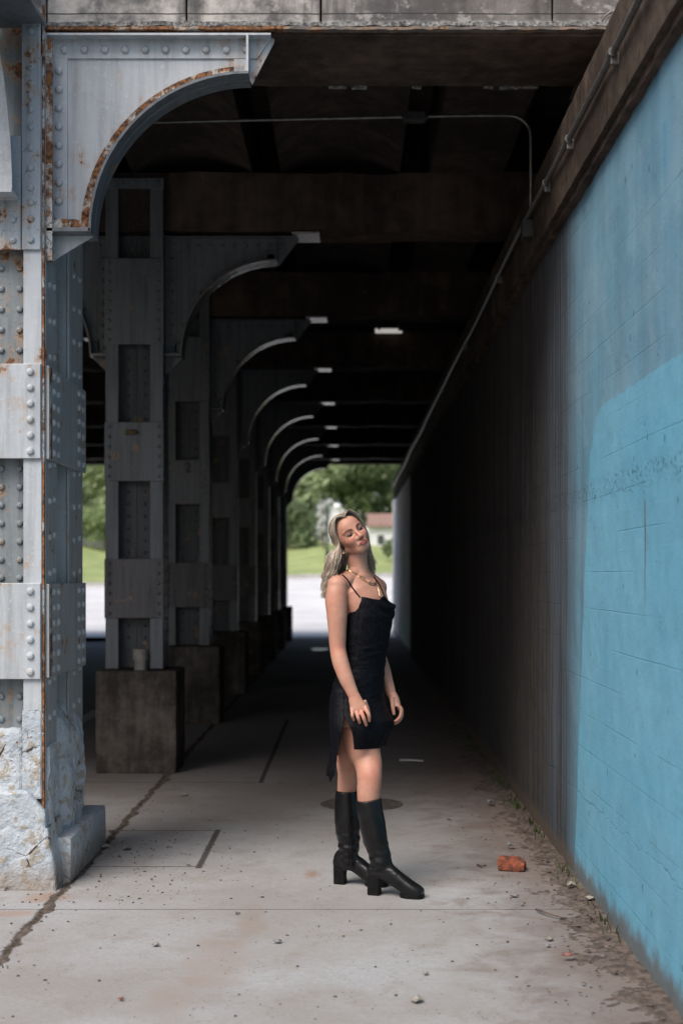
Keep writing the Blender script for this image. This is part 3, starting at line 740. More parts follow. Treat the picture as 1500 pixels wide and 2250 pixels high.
pt('head_plate', S3, c1, f_)
# right side (+X) face: front strip, recessed web, back strip
xs1 = FX1
def zs_(py, Y): return ZP(py, Y)
ysA0, ysA1, ysB0, ysB1 = 6.62, 6.89, 7.20, 7.56
pt('edge_angle', M['steel_rusty'], c1, lambda m: m.bbox(XP(93, FY0), XP(98, FY0), FY0+.0, FY0+.02, .35, z_(10), .002))
def side_strip(y0, y1, zlo):
    def f_(m):
        m.bbox(xs1-.014, xs1, y0, y1, zlo, 4.0, .002)
        z = .62
        while z < 3.0:
            for k, fy in enumerate((.3, .72)):
                m.rivet((xs1, y0+(y1-y0)*fy, z+.012*k), (1, 0, 0), .0165, 10)
            z += .17
    return f_
pt('side_flange', S2, c1, side_strip(ysA0+.022, ysA1, .40)); pt('side_flange', S2, c1, side_strip(ysB0, ysB1, .48))
pt('side_web', M['steel_recess'], c1, lambda m: m.box(xs1-.10, xs1-.088, ysA1-.05, ysB0+.05, .40, 4.0))
pt('side_web_return', S2, c1, lambda m: (m.box(xs1-.088, xs1-.016, ysA1-.014, ysA1-.002, .40, 4.0), m.box(xs1-.088, xs1-.016, ysB0+.002, ysB0+.014, .40, 4.0)))
pt('far_web', S2, c1, lambda m: (m.box(FX0+.002, FX0+.014, FY0+.02, FY1-.02, .4, 4.0), m.box(FX0+.002, xs1-.016, FY1-.014, FY1, .4, 4.0)))
for (za, zb_) in ((z_(1008), z_(802)), (z_(1490), z_(1283))):
    def f_(m):
        m.bbox(xs1+.001, xs1+.016, ysA0+.02, ysB1+.01, za, zb_, .003)
        for z in lin(za+.035, zb_-.04, 5):
            for y in (6.73, 6.84, 7.36, 7.48): m.rivet((xs1+.016, y, z), (1, 0, 0), .0175, 10)
    pt('side_batten_plate', S2, c1, f_)
    pt('rust_streak_strip', M['steel_rusty'], c1, lambda m: m.bbox(xs1+.0165, xs1+.019, 6.655, 6.70, za+.004, zb_-.004, .001))
# brackets: one over the pavement, one over the road, one towards the camera
bracket(c1, xs1, 1, 6.74, (M['steel_front'], M['steel_in'], M['steel_rusty']), .21, .735, 3.07, 4.005, 1.06, hd=.10, riv=.020)
def f_(m):
    m.strip([(xs1+.001, 6.64, 2.93), (xs1+.03, 6.64, 2.93)], [(xs1+.001, 6.64, 3.97), (xs1+.03, 6.64, 3.97)], (0, .012, 0))
    m.box(xs1, xs1+.014, 6.652, 6.73, 2.94, 3.97)
    for z in lin(2.98, 3.9, 11): m.rivet((xs1+.014, 6.69, z), (1, 0, 0), .015)
    m.roughbox(xs1+.002, xs1+.2, 6.655, 6.735, 3.075, 3.125, .016, .010, 22, 3)
pt('bracket_foot', M['steel_rusty'], c1, f_)
bracket(c1, FX0, -1, 6.74, (M['steel_front'], M['steel_front_side'], M['steel_rusty']), .21, .735, 3.07, 4.005, 1.06, hd=.10, riv=.020)
def f_(m):
    Rr = .74; A = []; B = []; x0, x1 = -1.73, -1.530
    for a in lin(0, 90, 18):
        A.append((x0, FY0-.16-Rr+Rr*math.cos(R(a)), 3.21+Rr*math.sin(R(a)))); B.append((x1, FY0-.16-Rr+Rr*math.cos(R(a)), 3.21+Rr*math.sin(R(a))))
    m.strip(A, B, (0, .012, .004))
    m.box(x0, x1, FY0-.17, FY0-.018, 3.20, 3.214)
def g_(m):
    Rr = .74; A = []; B = []
    for a in lin(0, 90, 18):
        y = FY0-.15-Rr+Rr*math.cos(R(a)); z = 3.215+Rr*math.sin(R(a)); A.append((-1.636, y, z)); B.append((-1.636, y, 4.02))
    A = [(-1.636, FY0-.02, 3.215)]+A; B = [(-1.636, FY0-.02, 4.02)]+B
    m.strip(A, B, (.012, 0, 0))
br = pt('bracket', S1, c1, g_); pt('curved_flange', S1, br, f_); br.children[0].parent = br
# girder over the column line, running towards the camera
gir = thing('street_girder', 'dark steel girder end above the front column at the top left corner', 'girder', (-1.63, 6.1, 4.03))
pt('bottom_flange', M['steel_in'], gir, lambda m: m.bbox(-1.85, -1.415, 5.55, YF-.02, 4.022, 4.045, .004))
pt('web', M['steel_front'], gir, lambda m: m.box(-1.66, -1.61, 5.56, YF-.02, 4.046, 4.9))
# column foot: corroded, painted, crumbling encasement and base block
foot = thing('concrete_footing', 'crumbling painted concrete base of the front column, cracked and rust stained', 'footing', (-1.6, 7.0, 0))
def mk_basemat():
    t = NT('flaking_painted_concrete'); X, Y, Z = t.xyz()
    n1 = t.noise(3.5, 6, .65); n2 = t.noise(16, 6, .65); n3 = t.noise(70, 4)
    c = t.mix(t.mr(n1, .35, .65), (.40, .45, .49), (.52, .56, .60))
    c = t.mix(t.mr(t.math('ADD', t.math('MULTIPLY', n1, .4), t.math('MULTIPLY', n2, .6)), .53, .545, 0, .9), c, t.mix(n3, (.30, .26, .21), (.42, .38, .32)))
    low = t.mr(t.math('ADD', Z, t.math('MULTIPLY', n1, .15)), .22, .10)
    c = t.mix(t.math('MULTIPLY', low, .7), c, (.24, .19, .15))
    rs = t.math('ADD', t.math('MULTIPLY', t.noise(6, 5, .7, vec=t.pos(None, (4, 2, 1))), .7), t.math('MULTIPLY', n3, .3))
    c = t.mix(t.mr(rs, .585, .63), c, t.mix(n3, (.30, .11, .04), (.07, .03, .02)))
    cv = t.vor(3.2, feature='DISTANCE_TO_EDGE', vec=t.pos((1, 1, .8)))
    ck = t.mr(cv, .004, .012, 1, 0); ck = t.math('MULTIPLY', ck, t.mr(n1, .45, .55))
    c = t.mix(t.math('MULTIPLY', ck, t.mr(n2, .48, .56)), c, (.05, .035, .03))
    h = t.math('SUBTRACT', t.math('MULTIPLY', n2, 1.1), t.math('MULTIPLY', ck, .5))
    return t.out(c, .7, t.bump(h, .9, .02, t.bump(n3, .6, .004)))
M['base'] = mk_basemat()
m = MB(); m.roughbox(-1.9, XP(54, 6.64), 6.645, 7.2, 0, z_(1600), .014, .011, 7, 2, rnd_e=.04); m.build('encasement', M['base'], foot)
m = MB(); m.roughbox(XP(50, FY0), XP(90, FY0), FY0-.004, FY0+.03, .43, z_(1560), .015, .004, 12, 5); m.build('corroded_flange', M['base'], foot)
def taper(p):
    # base block flares to the lower right
    return p
m = MB(); m.roughbox(-1.95, -1.405, 6.585, 6.9, -.02, z_(1738), .013, .008, 8, 4, rnd_e=.015,
    fn=lambda p: Vector((p.x+.05*sstep(.4, .0, p.z)*(1 if p.x > -1.5 else 0), p.y, p.z-.09*sstep(-1.50, -1.40, p.x)*(1 if p.z > .3 else 0)))); m.build('base_block', M['base'], foot)
m = MB(); m.roughbox(-1.95, -1.318, 6.75, 7.72, -.02, .215, .025, .004, 6, 7, rnd_e=.012); m.build('side_block', M['base'], foot)
# bulging lump on the side
def lump(p):
    q = p.copy(); z = q.z
    k = sstep(.86, .62, z); q.x = -1.50+(q.x+1.50)*(.45+.55*k)
    d = (Vector((q.x, q.y, q.z))-Vector((-1.36, 7.28, .42))).length
    if d < .13: q.x -= .075*(1-(d/.13)**2)
    return q
m = MB(); m.roughbox(-1.6, -1.375, 6.93, 7.50, .1, .85, .016, .022, 6, 11, fn=lump, rnd_e=.09); m.build('bulging_render', M['base'], foot)
m = MB(); m.roughbox(-1.45, -1.402, 6.66, 6.86, .13, .66, .014, .014, 9, 12, rnd_e=.01); m.build('corroded_angle', M['base'], foot)

# ================================================================== GROUND DETAILS
def dirt_sheet(name, x0, x1, y0, y1, hf, mat, st=.03):
    nx = int((x1-x0)/st); ny = int((y1-y0)/st)
    xs = lin(x0, x1, nx); ys = lin(y0, y1, ny)
    return sheet(name, xs, ys, hf, mat)
def hf(x, y):
    d = (XW-x)
    n_ = noise.fractal(Vector((x*5, y*5, 0)), 1, 2, 4)
    return .016*(1-d/.20)+.010*n_ - .004 + .010*noise.noise(Vector((x*26, y*26, 3)))+.006*noise.noise(Vector((x*60, y*60, 5)))
tag(dirt_sheet('soil', .60, XW+.01, 3.2, 14, hf, M['dirt'], .018), 'brown soil and litter banked along the foot of the blue wall', 'soil', kind='stuff')
def hf2(x, y):
    d = abs(x+1.325+.02*noise.noise(Vector((0, y*3, 7))))
    if y > 6.4 : d += 0
    n_ = noise.fractal(Vector((x*9, y*6, 4)), 1, 2, 4)
    return .006*(1-d/.032)+.009*n_-.004
tag(dirt_sheet('joint_soil', -1.5, -1.15, 3.6, 12.0, hf2, M['dirt'], .02), 'dark soil filling the long joint in the pavement on the left', 'soil', kind='stuff')

# litter chips
m = MB()
def chip(m, x, y, r, seed, z=0, flat=.5):
    rr = random.Random(seed); vs = []; 
    base = [Vector(v) for v in ((1,0,0),(-1,0,0),(0,1,0),(0,-1,0),(0,0,1),(0,0,-.4),(.6,.6,.5),(-.6,.5,.4),(.5,-.6,.5),(-.5,-.6,.3))]
    ang = rr.random()*6.28; sx = rr.uniform(.7, 1.6)
    for v in base:
        v = v*rr.uniform(.75, 1.1); a = v.x*sx
        vs.append((x+r*(a*math.cos(ang)-v.y*math.sin(ang)), y+r*(a*math.sin(ang)+v.y*math.cos(ang)), z+r*flat*(v.z+.35)))
    bm = bmesh.new()
    for v in vs: bm.verts.new(v)
    bmesh.ops.convex_hull(bm, input=bm.verts[:]); bm.verts.ensure_lookup_table()
    for i, v in enumerate(bm.verts): v.index = i
    m.add([v.co[:] for v in bm.verts], [[v.index for v in f.verts] for f in bm.faces]); bm.free()
for i in range(1100):
    x = rnd.uniform(-1.9, 1.05) if i % 3 else 1.06-abs(rnd.gauss(0, .28)); y = 4.0+9*rnd.random()**1.6
    if i % 7 == 0: x = -1.325+rnd.gauss(0, .08)
    if i % 5 == 0: x = -1.0+rnd.gauss(0, .25); y = 6.3+rnd.random()*1.6
    chip(m, x, y, rnd.choice((.0022, .003, .004, .0055, .007)), i, flat=.7)
M['chips'] = simple('dark_grit', (.03, .025, .022), (.11, .09, .08), 60, .9, .5)
tag(m.build('grit', M['chips']), 'dark grit and leaf crumbs scattered over the concrete pavement', 'grit', kind='stuff')
m = MB()
for i in range(260):
    x = 1.06-abs(rnd.gauss(0, .12)); y = 4.0+7*rnd.random()
    chip(m, x, y, rnd.choice((.005, .008, .011)), i+5000, z=.01, flat=.5)
tag(m.build('leaf_litter', M['stone_pale'] if False else M['twig']), 'brown leaf litter and crumbs along the foot of the wall', 'litter', kind='stuff')
# individual stones (px, py, size, material, label)
stones = [(279, 1868, .030, 'stone', 'dark angular stone lying by the painted column base block'),
 (683, 2112, .0, 'stone', ''), (342, 2080, .016, 'stone_pale', 'small tan stone in the left foreground of the pavement'),
 (610, 2073, .018, 'stone', 'dark pebble in the centre foreground'),
 (915, 2203, .022, 'stone_pale', 'tan stone chip at the bottom edge, right of centre'),
 (935, 2143, .014, 'stone_pale', 'small flat tan chip above the bottom edge stone'),
 (1245, 2112, .019, 'stone_red', 'dark red brown chip right of centre in the foreground'),
 (266, 2200, .014, 'stone_red', 'reddish chip at the lower left'),
 (1253, 1955, .024, 'stone_pale', 'pale stone in the dirt beside the blue wall'),
 (1207, 2068, .018, 'stone_pale', 'flat white chip on the sidewalk right of the boots'),
 (1204, 2082, .013, 'stone', 'dark chip just below the flat white chip'),
 (1295, 1985, .020, 'stone_pale', 'pale curled leaf scrap in the wall litter'),
 (1128, 1972, .017, 'stone', 'dark flat pebble below the brick'),
 (1147, 1991, .010, 'stone', 'tiny dark pebble between the brick and the twig'),
 (405, 1750, .022, 'stone_pale', 'pale stone beside the long joint near the pedestal'),
 (233, 1864, .024, 'stone_pale', 'pale rubble bit against the base block'),
 (1076, 1770, .026, 'stone', 'grey stone deeper in by the wall dirt'),
 (985, 1802, .018, 'stone_pale', 'small pale stone right of the manhole cover'),
 (1120, 1866, .026, 'stone', 'grey stone just behind the orange brick'),
 (520, 2010+0, .010, 'stone', 'small dark pebble left of the boots on the front slab')]
for i, (px, py, s_, mt, lb) in enumerate(stones):
    if not lb: continue
    Y = CH*F/(py-VY); x = XP(px, Y); m = MB(); chip(m, 0, 0, s_, 900+i, 0, .75)
    o = m.build('stone', M[mt]); o.location = (x, Y, .004 if x < .8 else .018); tag(o, lb, 'stone', 'loose stones on the pavement')
# brick
by = CH*F/(1912-VY); b0 = Vector((XP(1124, by), by, 0))
bk = MB(); bk.roughbox(-.066, .066, -.045, .045, 0, .062, .009, .006, 18, 6, fn=lambda p: Vector((p.x, p.y, p.z-.02*sstep(.01, .06, p.x)*sstep(.02, .06, p.z)-.012*max(0, noise.noise(p*30)))), rnd_e=.008)
bo = bk.build('brick', M['brick'], smooth=False); bo.location = (b0.x, b0.y, .004); bo.rotation_euler = (0, 0, R(-14)); tag(bo, 'broken orange red brick lying on the pavement near the blue wall', 'brick')
# twigs
def tw(label, pts, r_):
    m = MB(); m.tube(pts, [r_*(1-.5*i/len(pts)) for i in range(len(pts))], 6)
    tag(m.build('twig', M['twig'], smooth=True), label, 'twig', 'dry twigs by the wall')
def G(px, py, z=.008):
    Y = (CH-z)*F/(py-VY); return Vector((XP(px, Y), Y, z))
tw('forked dry twig lying below and right of the brick', [G(1177, 1998, .012), G(1195, 2004, .016), G(1215, 2011, .014), G(1246, 2018, .010)], .005)
tw('thin dry stalk in the litter at the wall foot', [G(1290, 2012, .02), G(1308, 2020, .03), G(1322, 2030, .03)], .004)
tw('short dark twig left of the brick', [G(1048, 1900), G(1058, 1902, .012), G(1067, 1901)], .005)
m = MB(); a = G(878, 1670, .012); b = G(929, 1672, .012); m.tube([a, (a+b)/2+Vector((0, 0, .003)), b], .0055, 8)
tag(m.build('plastic_straw', M['white'], smooth=True), 'thin white straw lying on the dark floor behind the woman', 'straw')
# manhole cover
mc = thing('manhole_cover', 'round dark iron manhole cover in the pavement behind the boots', 'manhole cover', (XP(794, 9.06), 9.06, 0))
cx = XP(794, 9.06)
def f_(m):
    m.tube([(cx, 9.06, -.01), (cx, 9.06, .006)], .225, 48)
    for r_ in (.06, .12, .18):
        for k in range(int(r_*110)):
            a = 2*math.pi*k/int(r_*110); m.box(cx+r_*math.cos(a)-.009, cx+r_*math.cos(a)+.009, 9.06+r_*math.sin(a)-.009, 9.06+r_*math.sin(a)+.009, .0055, .0095)
pt('cover', M['iron'], mc, f_)
def f_(m):
    A = []; B = []
    for k in range(49):
        a = 2*math.pi*k/48; A.append((cx+.232*math.cos(a), 9.06+.232*math.sin(a), -.005)); B.append((cx+.262*math.cos(a), 9.06+.262*math.sin(a), -.005))
    m.strip(A, B, (0, 0, .010))
pt('frame_ring', M['iron'], mc, f_)
# white patch added for a bright reflection on the far floor
m = MB(); py_ = 27.7; vs = [(XP(702, py_)+.17*math.cos(a)*(1+.1*math.sin(3*a)), py_+.55*math.sin(a)*(1+.1*math.cos(2*a)), .006) for a in lin(0, 2*math.pi, 28)[:-1]]
m.add(vs, [tuple(range(len(vs)))])
M['glare'] = NT('glare_white').out((.8, .8, .82), .25, spec=.8)
tag(m.build('glare_patch', M['glare']), 'flat white patch standing in for a bright reflection on the floor near the far mouth', 'litter')
# weeds
m = MB()
def blade(m, x, y, z, h, a, lean, w_=.003):
    p = Vector((x, y, z)); d = Vector((math.cos(a), math.sin(a), 0)); s_ = Vector((-d.y, d.x, 0))*w_
    q = p+d*lean*.4+Vector((0, 0, h*.6)); t_ = p+d*lean+Vector((0, 0, h))
    m.add([p-s_, p+s_, q+s_*.8, q-s_*.8, t_], [(0, 1, 2, 3), (3, 2, 4)])
for (cy_, sp, n_) in ((9.9, .5, 160), (8.9, .3, 130), (8.0, .3, 80), (6.9, .4, 60), (5.9, .5, 50), (12, 1, 120)):
    for i in range(n_//2):
        y = rnd.gauss(cy_, sp*.5); x = XW-.015-abs(rnd.gauss(0, .03)); blade(m, x, y, .005, rnd.uniform(.015, .055), rnd.uniform(0, 6.3), rnd.uniform(.005, .03), rnd.uniform(.002, .005))
tag(m.build('weeds', M['weed']), 'small green weeds growing in the gap at the foot of the wall', 'weeds', kind='stuff')
m = MB()
for i in range(120):
    y = rnd.uniform(4.6, 5.3); x = -1.325+rnd.gauss(0, .02); blade(m, x, y, .0, rnd.uniform(.004, .014), rnd.uniform(0, 6.3), rnd.uniform(.002, .01), .003)
tag(m.build('joint_moss', M['weed']), 'green moss in the long pavement joint at lower left', 'moss', kind='stuff')

# ceiling lamp
a = W(853, 730, 17.6)
cl = thing('ceiling_light', 'small lit rectangular light fixture on the dark ceiling', 'ceiling light', (a.x, 17.6, a.z))
pt('housing', M['box_metal'], cl, lambda m: m.bbox(a.x-.20, a.x+.20, 17.52, 17.72, a.z-.01, a.z+.07, .01))
pt('diffuser', M['lampglow'], cl, lambda m: m.bbox(a.x-.165, a.x+.165, 17.49, 17.519, a.z-.028, a.z+.028, .008))

# ================================================================== FAR BACKGROUND
def crown(m, c, rx, rz, n, s_, seed, holes=.25):
    rr = random.Random(seed); c = Vector(c)
    cl_ = []
    for i in range(26):
        u = rr.uniform(-1, 1); a = rr.uniform(0, 6.283); q = math.sqrt(1-u*u); k = rr.uniform(.35, .9)
        cl_.append((Vector((q*math.cos(a)*rx*k, q*math.sin(a)*rx*k, u*rz*k)), rr.uniform(.25, .45)*rx))
    for i in range(n):
        cc, r_ = cl_[rr.randrange(len(cl_))]
        d = Vector((rr.gauss(0, 1), rr.gauss(0, 1), rr.gauss(0, .8))).normalized()*r_*rr.uniform(.6, 1.05)
        p = c+cc+d; nrm = Vector((rr.gauss(0, 1), rr.gauss(0, 1), rr.gauss(.5, 1))).normalized(); t_ = nrm.orthogonal().normalized(); b_ = nrm.cross(t_)
        k = s_*rr.uniform(.6, 1.3)
        m.add([p-t_*k, p-b_*k*.5, p+t_*k, p+b_*k*.5], [(0, 1, 2, 3)])
def tree(x, y, h, rx, mat, label, seed, trunk=.16, n=6500, leaf=.25, low=.30):
    z0 = hill(x, y)-.2
    r_ = thing('tree', label, 'tree', (x, y, z0), 'trees beyond the far mouth of the passage')
    m = MB(); crown(m, (x, y, z0+h*(low+(1-low)/2)), rx, h*(1-low)/2, n, leaf, seed); m.build('crown', mat, r_)
    rr = random.Random(seed); m = MB()
    top = Vector((x+rr.uniform(-.4, .4), y, z0+h*.75)); b = Vector((x, y, z0))
    m.tube([b, b.lerp(top, .3)+Vector((.1, 0, 0)), b.lerp(top, .6), top], [trunk*1.3, trunk, trunk*.7, trunk*.3], 9)
    for k in range(6):
        f = rr.uniform(.35, .7); s0 = b.lerp(top, f); a_ = rr.uniform(0, 6.28)
        e_ = s0+Vector((math.cos(a_)*rx*.7, math.sin(a_)*rx*.7, h*.2)); m.tube([s0, s0.lerp(e_, .5)+Vector((0, 0, .2)), e_], [trunk*.45, trunk*.3, trunk*.1], 6)
    m.build('trunk', M['bark'], r_, smooth=True); return r_
tl = [(-3.4, 84, 10, 3.2, 'leaf_b', 'light green tree at the left of the far mouth, above the lawn'),
 (-.6, 92, 12.5, 3.8, 'leaf_a', 'tall mid green tree in the centre of the far mouth'),
 (2.6, 96, 13, 3.8, 'leaf_c', 'darker tree at the right of the far mouth behind the house'),
 (1.0, 104, 15, 4.4, 'leaf_b', 'pale tree showing between the two taller trees of the far mouth'),
 (-5.6, 92, 12, 4.2, 'leaf_a', 'wide green tree left of the light green one, mostly behind the column row'),
 (-14.6, 86, 9.5, 3.4, 'leaf_b', 'pale green tree seen between the front column and the second column'),
 (-18.4, 92, 13, 4.4, 'leaf_a', 'tall tree behind the pale one seen through the first gap of the columns'),
 (-10.4, 96, 13, 4.6, 'leaf_c', 'dark tree hidden behind the columns, right of the first gap'),
 (6.5, 90, 13, 4.4, 'leaf_c', 'dark tree beyond the right end of the wall'),
 (-24, 96, 14, 5, 'leaf_c', 'dark tree beyond the left abutment'),
 (-7.5, 108, 16, 5, 'leaf_c', 'tall dark tree standing at the back of the group'),
 (-13.5, 110, 17, 5.4, 'leaf_a', 'tall tree at the back, left of the tall dark one')]
for i, (x, y, h, rx, mt, lb) in enumerate(tl): tree(x, y, h, rx, M[mt], lb, 40+i, low=.06 if mt != 'leaf_w' else .3)
def bush(x, y, h, rx, mat, label, seed, n=1600, leaf=.16, cat='bush'):
    z0 = hill(x, y)-.1; r_ = thing('bush', label, cat, (x, y, z0), 'bushes beyond the far mouth of the passage')
    m = MB(); crown(m, (x, y, z0+h*.5), rx, h*.5, n, leaf, seed); m.build('foliage', mat, r_)
    m = MB()
    for k in range(4): a_ = k*1.6; m.tube([(x, y, z0-.05), (x+.3*rx*math.cos(a_), y+.3*rx*math.sin(a_), z0+h*.5)], [.05, .02], 6)
    m.build('stem', M['bark'], r_); return r_
bush(-2.9, 78, 2.6, 1.4, M['leaf_c'], 'dark bush at the top of the lawn, left in the far mouth', 70)
bush(-13.4, 80, 3.6, 1.7, M['leaf_a'], 'round green bush behind the lawn in the gap between the first columns', 71, 1500)
bush(-15.6, 81, 3.8, 1.6, M['leaf_c'], 'darker bush left of the round green bush', 72, 1500)
bush(-1.35, 76, 3.2, .42, M['leaf_w'], 'narrow white flowering shrub left of the woman\'s head', 73, 1400, .09)
bush(2.7, 70, 1.3, .9, M['leaf_c'], 'low dark bush in front of the white house', 74)
bush(-10.8, 80, 3.2, 1.7, M['leaf_a'], 'green bush behind the second column', 75)
bush(-4.8, 80, 3.2, 1.6, M['leaf_a'], 'green bush left of the dark bush, behind the column row', 76)
# white house
hx0, hx1, hy = -.55, 3.4, 80.0
house = thing('white_house', 'white gabled house with a red brown roof patch beyond the far mouth', 'house', (1.4, hy, 0))
zb_ = .9
def f_(m):
    m.box(XP(800, hy), 4.4, hy, hy+5, zb_, ZP(1158, hy))
    gx0, gx1, gm = XP(688, hy), XP(800, hy), XP(728, hy)
    zt_ = ZP(1106, hy); ze = ZP(1165, hy)
    m.add([(gx0+.6, hy-.3, zb_), (gx1, hy-.3, zb_), (gx1, hy-.3, ze), (gm, hy-.3, zt_), (gx0+.6, hy-.3, ze),
           (gx0+.6, hy+5, zb_), (gx1, hy+5, zb_), (gx1, hy+5, ze), (gm, hy+5, zt_), (gx0+.6, hy+5, ze)],
          [(0, 1, 2, 3, 4), (9, 8, 7, 6, 5), (0, 4, 9, 5), (1, 6, 7, 2)])
pt('wall', M['house_wall'], house, f_)
def f_(m):
    gx0, gx1, gm = XP(688, hy)+.45, XP(800, hy)+.15, XP(728, hy); zt_ = ZP(1106, hy)+.06; ze = ZP(1165, hy)
    for (a_, b_, za) in ((gx0, gm, ze-.1), (gx1, gm, ze-.1)):
        m.strip([(a_, hy-.5, za), (b_, hy-.5, zt_)], [(a_, hy-.5, za+.12), (b_, hy-.5, zt_+.12)], (0, 5.8, 0))
pt('gable_roof', M['house_wall'], house, f_)
def f_(m):
    z0 = ZP(1158, hy); m.strip([(XP(806, hy), hy-.3, z0), (4.7, hy-.3, z0)], [(XP(808, hy), hy+2.5, z0+.75), (4.6, hy+2.5, z0+.75)], (0, 0, .12))
pt('low_roof', M['house_roof'], house, f_)
for px in (836,):
    def f_(m): m.box(XP(px-7, hy), XP(px+7, hy), hy-.04, hy-.01, ZP(1196, hy), ZP(1176, hy))
    pt('window', M['house_glass'], house, f_)
# street lamp in front of the house
lx = XP(719, 70); lz = hill(lx, 70)
lp = thing('street_lamp', 'dark green lamp post in front of the white house', 'street lamp', (lx, 70, lz))
pt('post', M['lamp_iron'], lp, lambda m: (m.tube([(lx, 70, lz-.1), (lx, 70, lz+.5)], .10, 10), m.tube([(lx, 70, lz+.4), (lx, 70, ZP(1112, 70))], .055, 10)))
pt('globe', M['globe'], lp, lambda m: m.ball((lx+.5, 70, ZP(1112, 70)-.02), .2, 14, 10), True)
pt('arm', M['lamp_iron'], lp, lambda m: (m.tube([(lx, 70, ZP(1114, 70)), (lx+.25, 70, ZP(1104, 70)), (lx+.5, 70, ZP(1101, 70))], .03, 8), m.tube([(lx+.5, 70, ZP(1106, 70)), (lx+.5, 70, ZP(1098, 70))], [.14, .03], 12)))
#PERSON#
# ================================================================== PERSON
def evalmesh(m, name, mat, voxel=.003, smooth=4, root=None, post=None, subs=None):
    o = m.build(name, mat, None)
    md = o.modifiers.new('r', 'REMESH'); md.mode = 'VOXEL'; md.voxel_size = voxel; md.adaptivity = 0
    if smooth:
        s_ = o.modifiers.new('s', 'SMOOTH'); s_.factor = .5; s_.iterations = smooth
    bpy.context.view_layer.update()
    me = bpy.data.meshes.new_from_object(o.evaluated_get(bpy.context.evaluated_depsgraph_get()))
    bpy.data.objects.remove(o)
    if post: post(me)
    off = Vector(root['_o']) if root is not None else Vector()
    me.transform(Matrix.Translation(-off)); me.shade_smooth()
    me.materials.clear(); me.materials.append(mat)
    o = bpy.data.objects.new(name, me); col.objects.link(o)
    if root is not None: o.parent = root; o['_o'] = list(off)
    return o
def T(m, L_, ref=None, seg=36):
    """L_: (px, py, Y, r)"""
    pts = [W(a[0], a[1], a[2]) for a in L_]; rad = [a[3] for a in L_]
    P = []; Q = []
    n = len(pts)
    for i in range(n-1):
        p0, p1, p2, p3 = pts[max(i-1, 0)], pts[i], pts[i+1], pts[min(i+2, n-1)]
        r1, r2 = rad[i], rad[i+1]
        r1 = r1 if isinstance(r1, tuple) else (r1, r1); r2 = r2 if isinstance(r2, tuple) else (r2, r2)
        for k in range(5):
            t = k/5
            P.append(.5*((2*p1)+(p2-p0)*t+(2*p0-5*p1+4*p2-p3)*t*t+(3*p1-p0-3*p2+p3)*t**3))
            e = t*t*(3-2*t)*.5+t*.5
            Q.append((r1[0]+(r2[0]-r1[0])*e, r1[1]+(r2[1]-r1[1])*e))
    P.append(pts[-1]); r1 = rad[-1]; Q.append(r1 if isinstance(r1, tuple) else (r1, r1))
    m.tube(P, Q, seg, ref)
LX = Vector((.6, .8, 0)); DX = Vector((.8, -.6, 0)); YB = 6.64
HM = Matrix.Translation(W(770, 1178, 6.62)) @ Matrix.Rotation(R(-34), 4, 'Y') @ Matrix.Rotation(R(-2), 4, 'X') @ Matrix.Rotation(R(21), 4, 'Z') @ Matrix.Scale(1.03, 4) @ Matrix.Diagonal((.965, 1, 1, 1))
HI = HM.inverted()
def mk_skin():
    t = NT('skin'); vc = t.n('ShaderNodeVertexColor'); vc.layer_name = 'tone'
    n = t.noise(30, 4, .6); c = t.mix(t.mr(n, .35, .7, 0, .5), vc.outputs[0], (.86, .76, .74), 'MULTIPLY')
    t.p.inputs['Subsurface Weight'].default_value = .03; t.p.inputs['Subsurface Radius'].default_value = (.02, .007, .004); t.p.inputs['Subsurface Scale'].default_value = .5
    c = t.mix(t.mr(t.noise(9, 4, .6), .4, .65, 0, .6), c, (.98, .82, .78), 'MULTIPLY')
    return t.out(c, .5, t.bump(t.noise(260, 3), .2, .001, t.bump(t.noise(40, 3), .15, .002)), spec=.4)
M['skin'] = mk_skin()
woman = thing('person', 'woman with long ash blonde hair in a short black slip dress and black knee boots', 'person', (.06, 6.62, 0))
b = MB()
T(b, [(787, 1590, YB, (.142, .090)), (785, 1540, YB, (.145, .092)), (790, 1500, YB, (.128, .084)), (800, 1465, YB, (.108, .074)), (802, 1430, YB, (.104, .072)), (805, 1395, YB, (.108, .076)),
      (809, 1350, YB, (.125, .090)), (803, 1318, YB, (.132, .084)), (796, 1292, YB, (.130, .066)), (791, 1276, YB, (.095, .054)), (788, 1262, YB+.005, (.058, .050)), (786, 1245, YB+.005, (.047, .048)), (783, 1205, YB-.0, (.047, .050))], LX, 32)
# trapezius, clavicle, shoulders
T(b, [(742, 1288, 6.545, .044), (765, 1272, 6.59, .040), (786, 1255, 6.645, .036)]); T(b, [(829, 1290, 6.76, .042), (808, 1272, 6.70, .038), (790, 1255, 6.65, .036)])
T(b, [(750, 1286, 6.545, .018), (778, 1283, 6.566, .010), (803, 1280, 6.592, .008)]); T(b, [(828, 1287, 6.70, .018), (815, 1281, 6.62, .011), (806, 1280, 6.585, .010)])
b.ball(W(808, 1342, 6.575), (.046, .046, .046)); b.ball(W(836, 1340, 6.63), (.044, .046, .046))
b.ball(W(741, 1286, 6.537), .0465, 32, 24); b.ball(W(829, 1291, 6.765), .0445, 32, 24)
